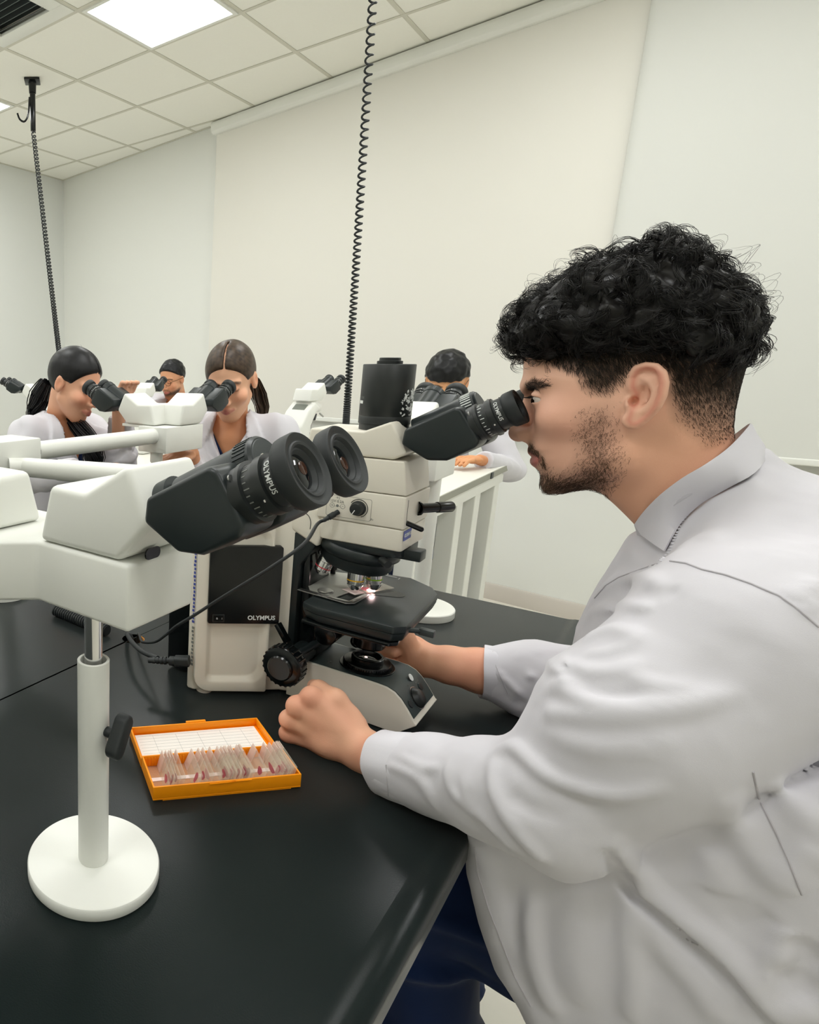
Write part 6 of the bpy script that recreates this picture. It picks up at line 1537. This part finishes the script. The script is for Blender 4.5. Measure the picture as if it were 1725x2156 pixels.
# a third viewing head beyond the big microscope, and bench microscopes on the white benches
sb = on_z(880, 1288, TABLE)
p3 = thing('viewing_head', 'white viewing head on a round base behind the stage, eyepieces turned away', 'microscope', sb, AZ)
M3 = Matrix.Translation((-0.070, 0.055, 0.342)) @ Matrix.Rotation(R(88), 4, 'Z')
housing(p3, M3, white_m); binocular(p3, tube_pose(M3), brand=False)
obj('body_box', G().box(-0.120, 0.018, -0.055, 0.070, 0.281, 0.3425), white_m, p3, bevel=0.004)
obj('post', G().cyl((0, 0, 0.016), (0, 0, 0.281), 0.0145, seg=32), white_m, p3)
obj('base_disc', G().lathe([(0, 0.0005), (0.0660, 0.0005), (0.0668, 0.002), (0.0668, 0.0145), (0.0655, 0.0162), (0, 0.0165)], None, 80), white_m, p3)
def bench_scope(label, loc, rz, sc):
    t = thing('bench_microscope', label, 'microscope', loc, rz)
    S = lambda pts: [(x*sc, z*sc) for x, z in pts]
    obj('base', G().prism([(x*sc, y*sc) for x, y in rloop(-0.13, 0.09, -0.085, 0.085, 0.02)], 0.003, 0.035*sc), white_m, t, bevel=0.004)
    obj('column', G().prism(S([(-0.13, 0.034), (-0.06, 0.034), (-0.055, 0.22), (-0.015, 0.285), (0.02, 0.30), (-0.03, 0.335), (-0.085, 0.29), (-0.13, 0.22)]), -0.065*sc, 0.065*sc, 'y'), white_m, t, bevel=0.008, seg=3)
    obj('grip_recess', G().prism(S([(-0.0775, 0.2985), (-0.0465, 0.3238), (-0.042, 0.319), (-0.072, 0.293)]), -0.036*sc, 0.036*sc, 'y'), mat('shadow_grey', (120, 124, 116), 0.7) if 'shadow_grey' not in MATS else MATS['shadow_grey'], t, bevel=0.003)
    obj('arm', G().prism(S([(-0.02, 0.285), (0.05, 0.285), (0.055, 0.315), (0.01, 0.338), (-0.04, 0.336)]), -0.045*sc, 0.045*sc, 'y'), white_m, t, bevel=0.005)
    Mh = Matrix.Translation((0.045*sc, 0, 0.336*sc)) @ Matrix.Scale(sc*1.05, 4)
    hh = housing(t, Mh, white_m); binocular(t, tube_pose(Mh), brand=False)
    obj('nosepiece', G().lathe([(0, 0.24*sc), (0.035*sc, 0.245*sc), (0.04*sc, 0.275*sc), (0, 0.288*sc)], Matrix.Translation((0.01*sc, 0, 0)), 24), black_m, t)
    for a in (0, 2.1, 4.2): obj('objective', G().cyl((0.01*sc + 0.018*sc*math.cos(a), 0.018*sc*math.sin(a), 0.25*sc), (0.01*sc + 0.024*sc*math.cos(a), 0.024*sc*math.sin(a), 0.205*sc), 0.010*sc, 0.008*sc, 16), chrome_m, t)
    obj('stage', G().box(-0.055*sc, 0.075*sc, -0.075*sc, 0.075*sc, 0.165*sc, 0.178*sc), black_m, t, bevel=0.002)
    obj('condenser', G().cyl((0.01*sc, 0, 0.10*sc), (0.01*sc, 0, 0.165*sc), 0.022*sc, seg=20), gloss_m, t)
    obj('illuminator', G().lathe([(0.03*sc, 0.035*sc), (0.03*sc, 0.045*sc), (0, 0.045*sc)], Matrix.Translation((0.01*sc, 0, 0)), 24), gloss_m, t)
    for s in (-1, 1): obj('focus_knob', G().cyl((-0.085*sc, s*0.065*sc, 0.075*sc), (-0.085*sc, s*0.10*sc, 0.075*sc), 0.026*sc, seg=24), gloss_m, t)
    obj('rating_plate', G().box(-0.1308*sc, -0.1302*sc, -0.025*sc, 0.025*sc, 0.19*sc, 0.205*sc), printg_m, t)
    obj('lock_lever', G().cyl((0.03*sc, -0.047*sc, 0.28*sc), (0.045*sc, -0.06*sc, 0.262*sc), 0.004*sc, seg=10), steel_m, t)
    return t
def place_scope(label, x, y, Y, h, d, sc): p = on_y(x, y, Y); p.z = h; return bench_scope(label, p, math.atan2(d[1], d[0]), sc)
place_scope('white bench microscope with a grip hole in its back, left of the hanging cord', 645, 900, 2.55, WB, (0.80, 0.60), 0.80)
place_scope('white bench microscope the far man with glasses is looking into', 300, 885, 3.25, WB-0.02, (0.55, 0.84), 0.80)
place_scope('unused white bench microscope at the left edge behind the ponytail', 80, 880, 3.1, WB-0.02, (-0.85, 0.35), 0.80)
# ------------------------------------------------------------------ orange slide box and its slides
bo = on_z(322, 1688, TABLE); bx_ = on_z(633, 1659, TABLE) - bo; BL = bx_.length; ba = math.atan2(bx_.y, bx_.x)
sbx = thing('slide_box', 'open orange slide box with its lid folded back, in front of the microscope', 'box', bo, ba)
BD, BH, LD0, LD1, LH = 0.064, 0.0175, 0.0665, 0.140, 0.0125
def tray(x0, x1, y0, y1, z0, h, w, fl):
    g = G(); g.box(x0, x1, y0, y1, z0, z0+fl)
    for a, b, c, d in ((x0, x1, y0, y0+w), (x0, x1, y1-w, y1), (x0, x0+w, y0+w, y1-w), (x1-w, x1, y0+w, y1-w)): g.box(a, b, c, d, z0+fl, z0+h)
    return g
obj('tray', tray(0, BL, 0, BD, 0.0012, BH, 0.0022, 0.002), orange_m, sbx, bevel=0.0005)
obj('tray_foot', G().box(0.012, BL-0.012, 0.0004, BD-0.002, 0, 0.0012), orange_m, sbx)
obj('lid', tray(0, BL, LD0, LD1, 0.0004, LH, 0.0022, 0.0018), orange_m, sbx, bevel=0.0005)
obj('hinge', G().cyl((0.004, BD+0.0012, 0.0115), (0.03, BD+0.0012, 0.0115), 0.0014, seg=10).cyl((BL-0.03, BD+0.0012, 0.0115), (BL-0.004, BD+0.0012, 0.0115), 0.0014, seg=10).box(0.03, BL-0.03, BD, LD0, 0.009, 0.0125), orange_m, sbx)
obj('lid_catch', G().box(0.080, 0.108, LD1-0.0005, LD1+0.0035, 0.004, LH+0.0018), orange_m, sbx, bevel=0.0006)
obj('front_catch', G().prism([(0.068, BH), (0.068, BH-0.0016), (0.098, BH-0.0016), (0.100, BH+0.0006), (0.120, BH+0.0006), (0.120, BH)], -0.0012, 0.0, 'y'), orange_m, sbx)
obj('cork_floor', G().box(0.0024, BL-0.0024, 0.0024, BD-0.0024, 0.0033, 0.0045), cork_m, sbx)
obj('label_strip', G().box(0.0026, BL-0.0026, 0.030, 0.0365, 0.0046, 0.0053), label_m, sbx)
obj('index_card', G().box(0.006, BL-0.006, LD0+0.004, LD1-0.005, 0.0023, 0.0029), paper_m, sbx)
g = G()
for r in range(9):
    y = LD0 + 0.010 + r*0.0068; g.box(0.009, BL-0.009, y, y+0.00022, 0.0029, 0.00296)
for c_ in (0.03, 0.062, 0.093, 0.125, 0.155): g.box(c_, c_+0.00022, LD0+0.008, LD1-0.009, 0.0029, 0.00296)
obj('index_rules', g, printg_m, sbx, kind='stuff')
g = G()
for k in range(44):
    x = 0.005 + k*(BL-0.010)/43; g.box(x-0.0005, x+0.0005, BD-0.0034, BD-0.0022, 0.005, 0.0165).box(x-0.0005, x+0.0005, 0.0022, 0.0030, 0.005, 0.0150)
obj('slot_rib', g, orange_m, sbx, kind='stuff')
xs = [460, 490, 500, 548, 578, 703, 770, 810, 885, 955, 975, 1005, 1022, 1045, 1073, 1132, 1158, 1168, 1265, 1385, 1420, 1470, 1495, 1515, 1532]
ORD = 'first second third fourth fifth sixth seventh eighth ninth tenth eleventh twelfth thirteenth fourteenth fifteenth sixteenth seventeenth eighteenth nineteenth twentieth twenty-first twenty-second twenty-third twenty-fourth twenty-fifth'.split()
rg = random.Random(3)
def slide_proto(k):
    t = thing('microscope_slide', ORD[k] + ' upright glass slide from the left in the orange slide box', 'slide', (0, 0, 0), ba, 'slides in the orange box')
    return t
gm = obj('glass', G().box(-0.0005, 0.0005, 0.0035, 0.0605, 0, 0.0225), glass_m, None)
lm = obj('frosted_end', G().box(-0.0007, 0.0007, 0.0455, 0.0600, 0.0005, 0.0220), mat('frosted_glass', (246, 222, 212), 0.6, alpha=0.45), None)
def blob(rx, rz, y): return obj('stained_section', G().prism([(y + rx*math.cos(a)*(1+0.2*math.sin(3*a)), 0.011 + rz*math.sin(a)*(1+0.15*math.cos(2*a))) for a in [2*math.pi*q/14 for q in range(14)]], -0.0006, -0.0005, 'x'), None, None)
st_ms = [blob(0.006, 0.005, 0.018), blob(0.010, 0.004, 0.020), blob(0.004, 0.0075, 0.016)]
for o in st_ms: o.data.materials.append(smear_m)
protos = [gm, lm] + st_ms
for k, xz in enumerate(xs):
    x = (xz - 345)/(1615 - 345)*BL; tilt = R(17 + rg.uniform(-5, 6)); yaw = R(-3 + rg.uniform(-1.2, 1.2))
    t = slide_proto(k)
    t.location = bo + Vector((math.cos(ba)*x, math.sin(ba)*x, 0.0052)); t.rotation_euler = (0, tilt, ba + yaw)
    ch = [gm, lm] + ([st_ms[k % 3]] if k not in (4, 8) else [])
    for c_ in ch:
        o = c_.copy(); COL.objects.link(o); o.parent = t
for o in protos: bpy.data.objects.remove(o)

# ------------------------------------------------------------------ coiled cords hanging from the ceiling
def coil(parent, p0, p1, turns, r0, r1, wire, power, seg=11):
    a, b = Vector(p0), Vector(p1); d = (b-a); L = d.length; q = d.to_track_quat('Z', 'Y').to_matrix()
    n = int(turns*seg); pts = []
    for k in range(n+1):
        ph = k/seg*2*math.pi; s = 1 - (1 - k/n)**power                   # turns crowd together towards the lower end
        r = r0 + (r1-r0)*s
        pts.append(a + q @ Vector((math.cos(ph)*r, math.sin(ph)*r, s*L)))
    return obj('coiled_cord', G().tube(pts, wire, 6), rubber_m, parent)
def holder(t, p, s=1.0, hook=True):
    obj('ceiling_plate', G().box(-0.05*s, 0.05*s, -0.05*s, 0.05*s, -0.012*s, 0), gloss_m, t, bevel=0.003)
    obj('drop_tube', G().cyl((0, 0, -0.012*s), (0, 0, -0.30*s), 0.019*s, 0.017*s, 20), gloss_m, t, bevel=0.002)
    obj('collar', G().cyl((0, 0, -0.012*s), (0, 0, -0.075*s), 0.026*s, 0.023*s, 20), gloss_m, t)
    if hook: obj('hook', G().tube(smooth_path([(-0.02*s, -0.004, -0.10*s), (-0.03*s, -0.006, -0.20*s), (-0.055*s, -0.01, -0.245*s), (-0.085*s, -0.016, -0.235*s), (-0.10*s, -0.02, -0.20*s)], 6), 0.0062*s, 8), gloss_m, t)
hc = on_z(68, 169, CEIL)
t = thing('cord_reel', 'black ceiling holder with hook and coiled cord, at the left of the view', 'cord', hc); t.rotation_euler = (0, 0, 0)
holder(t, hc)
h0 = Vector((0, 0, -0.30)); h1 = on_y(130, 790, 3.35) - hc
obj('cord_end', G().tube([h0, h0 + (h1-h0)*0.01], 0.004, 6), rubber_m, t)
coil(t, h0 + (h1-h0)*0.008, h1, 88, 0.0125, 0.0105, 0.0040, 1.75)
c0_, c1_ = on_y(785, 0, 2.10), on_y(728, 905, 2.02)
dd = (c0_ - c1_).normalized(); ctop_ = c1_ + dd*((CEIL - 0.31 - c1_.z)/dd.z)
t = thing('cord_reel', 'long black coiled cord hanging in the middle, behind the microscope camera tube', 'cord', Vector((ctop_.x, ctop_.y, CEIL)))
holder(t, None, hook=True)
oo = Vector((ctop_.x, ctop_.y, CEIL))
coil(t, Vector((0, 0, -0.30)), c1_ - oo, 104, 0.0112, 0.0082, 0.0031, 2.0)
obj('cord_tail', G().tube([c1_ - oo, Vector((c1_.x, c1_.y, 0.3)) - oo], 0.006, 8), rubber_m, t)
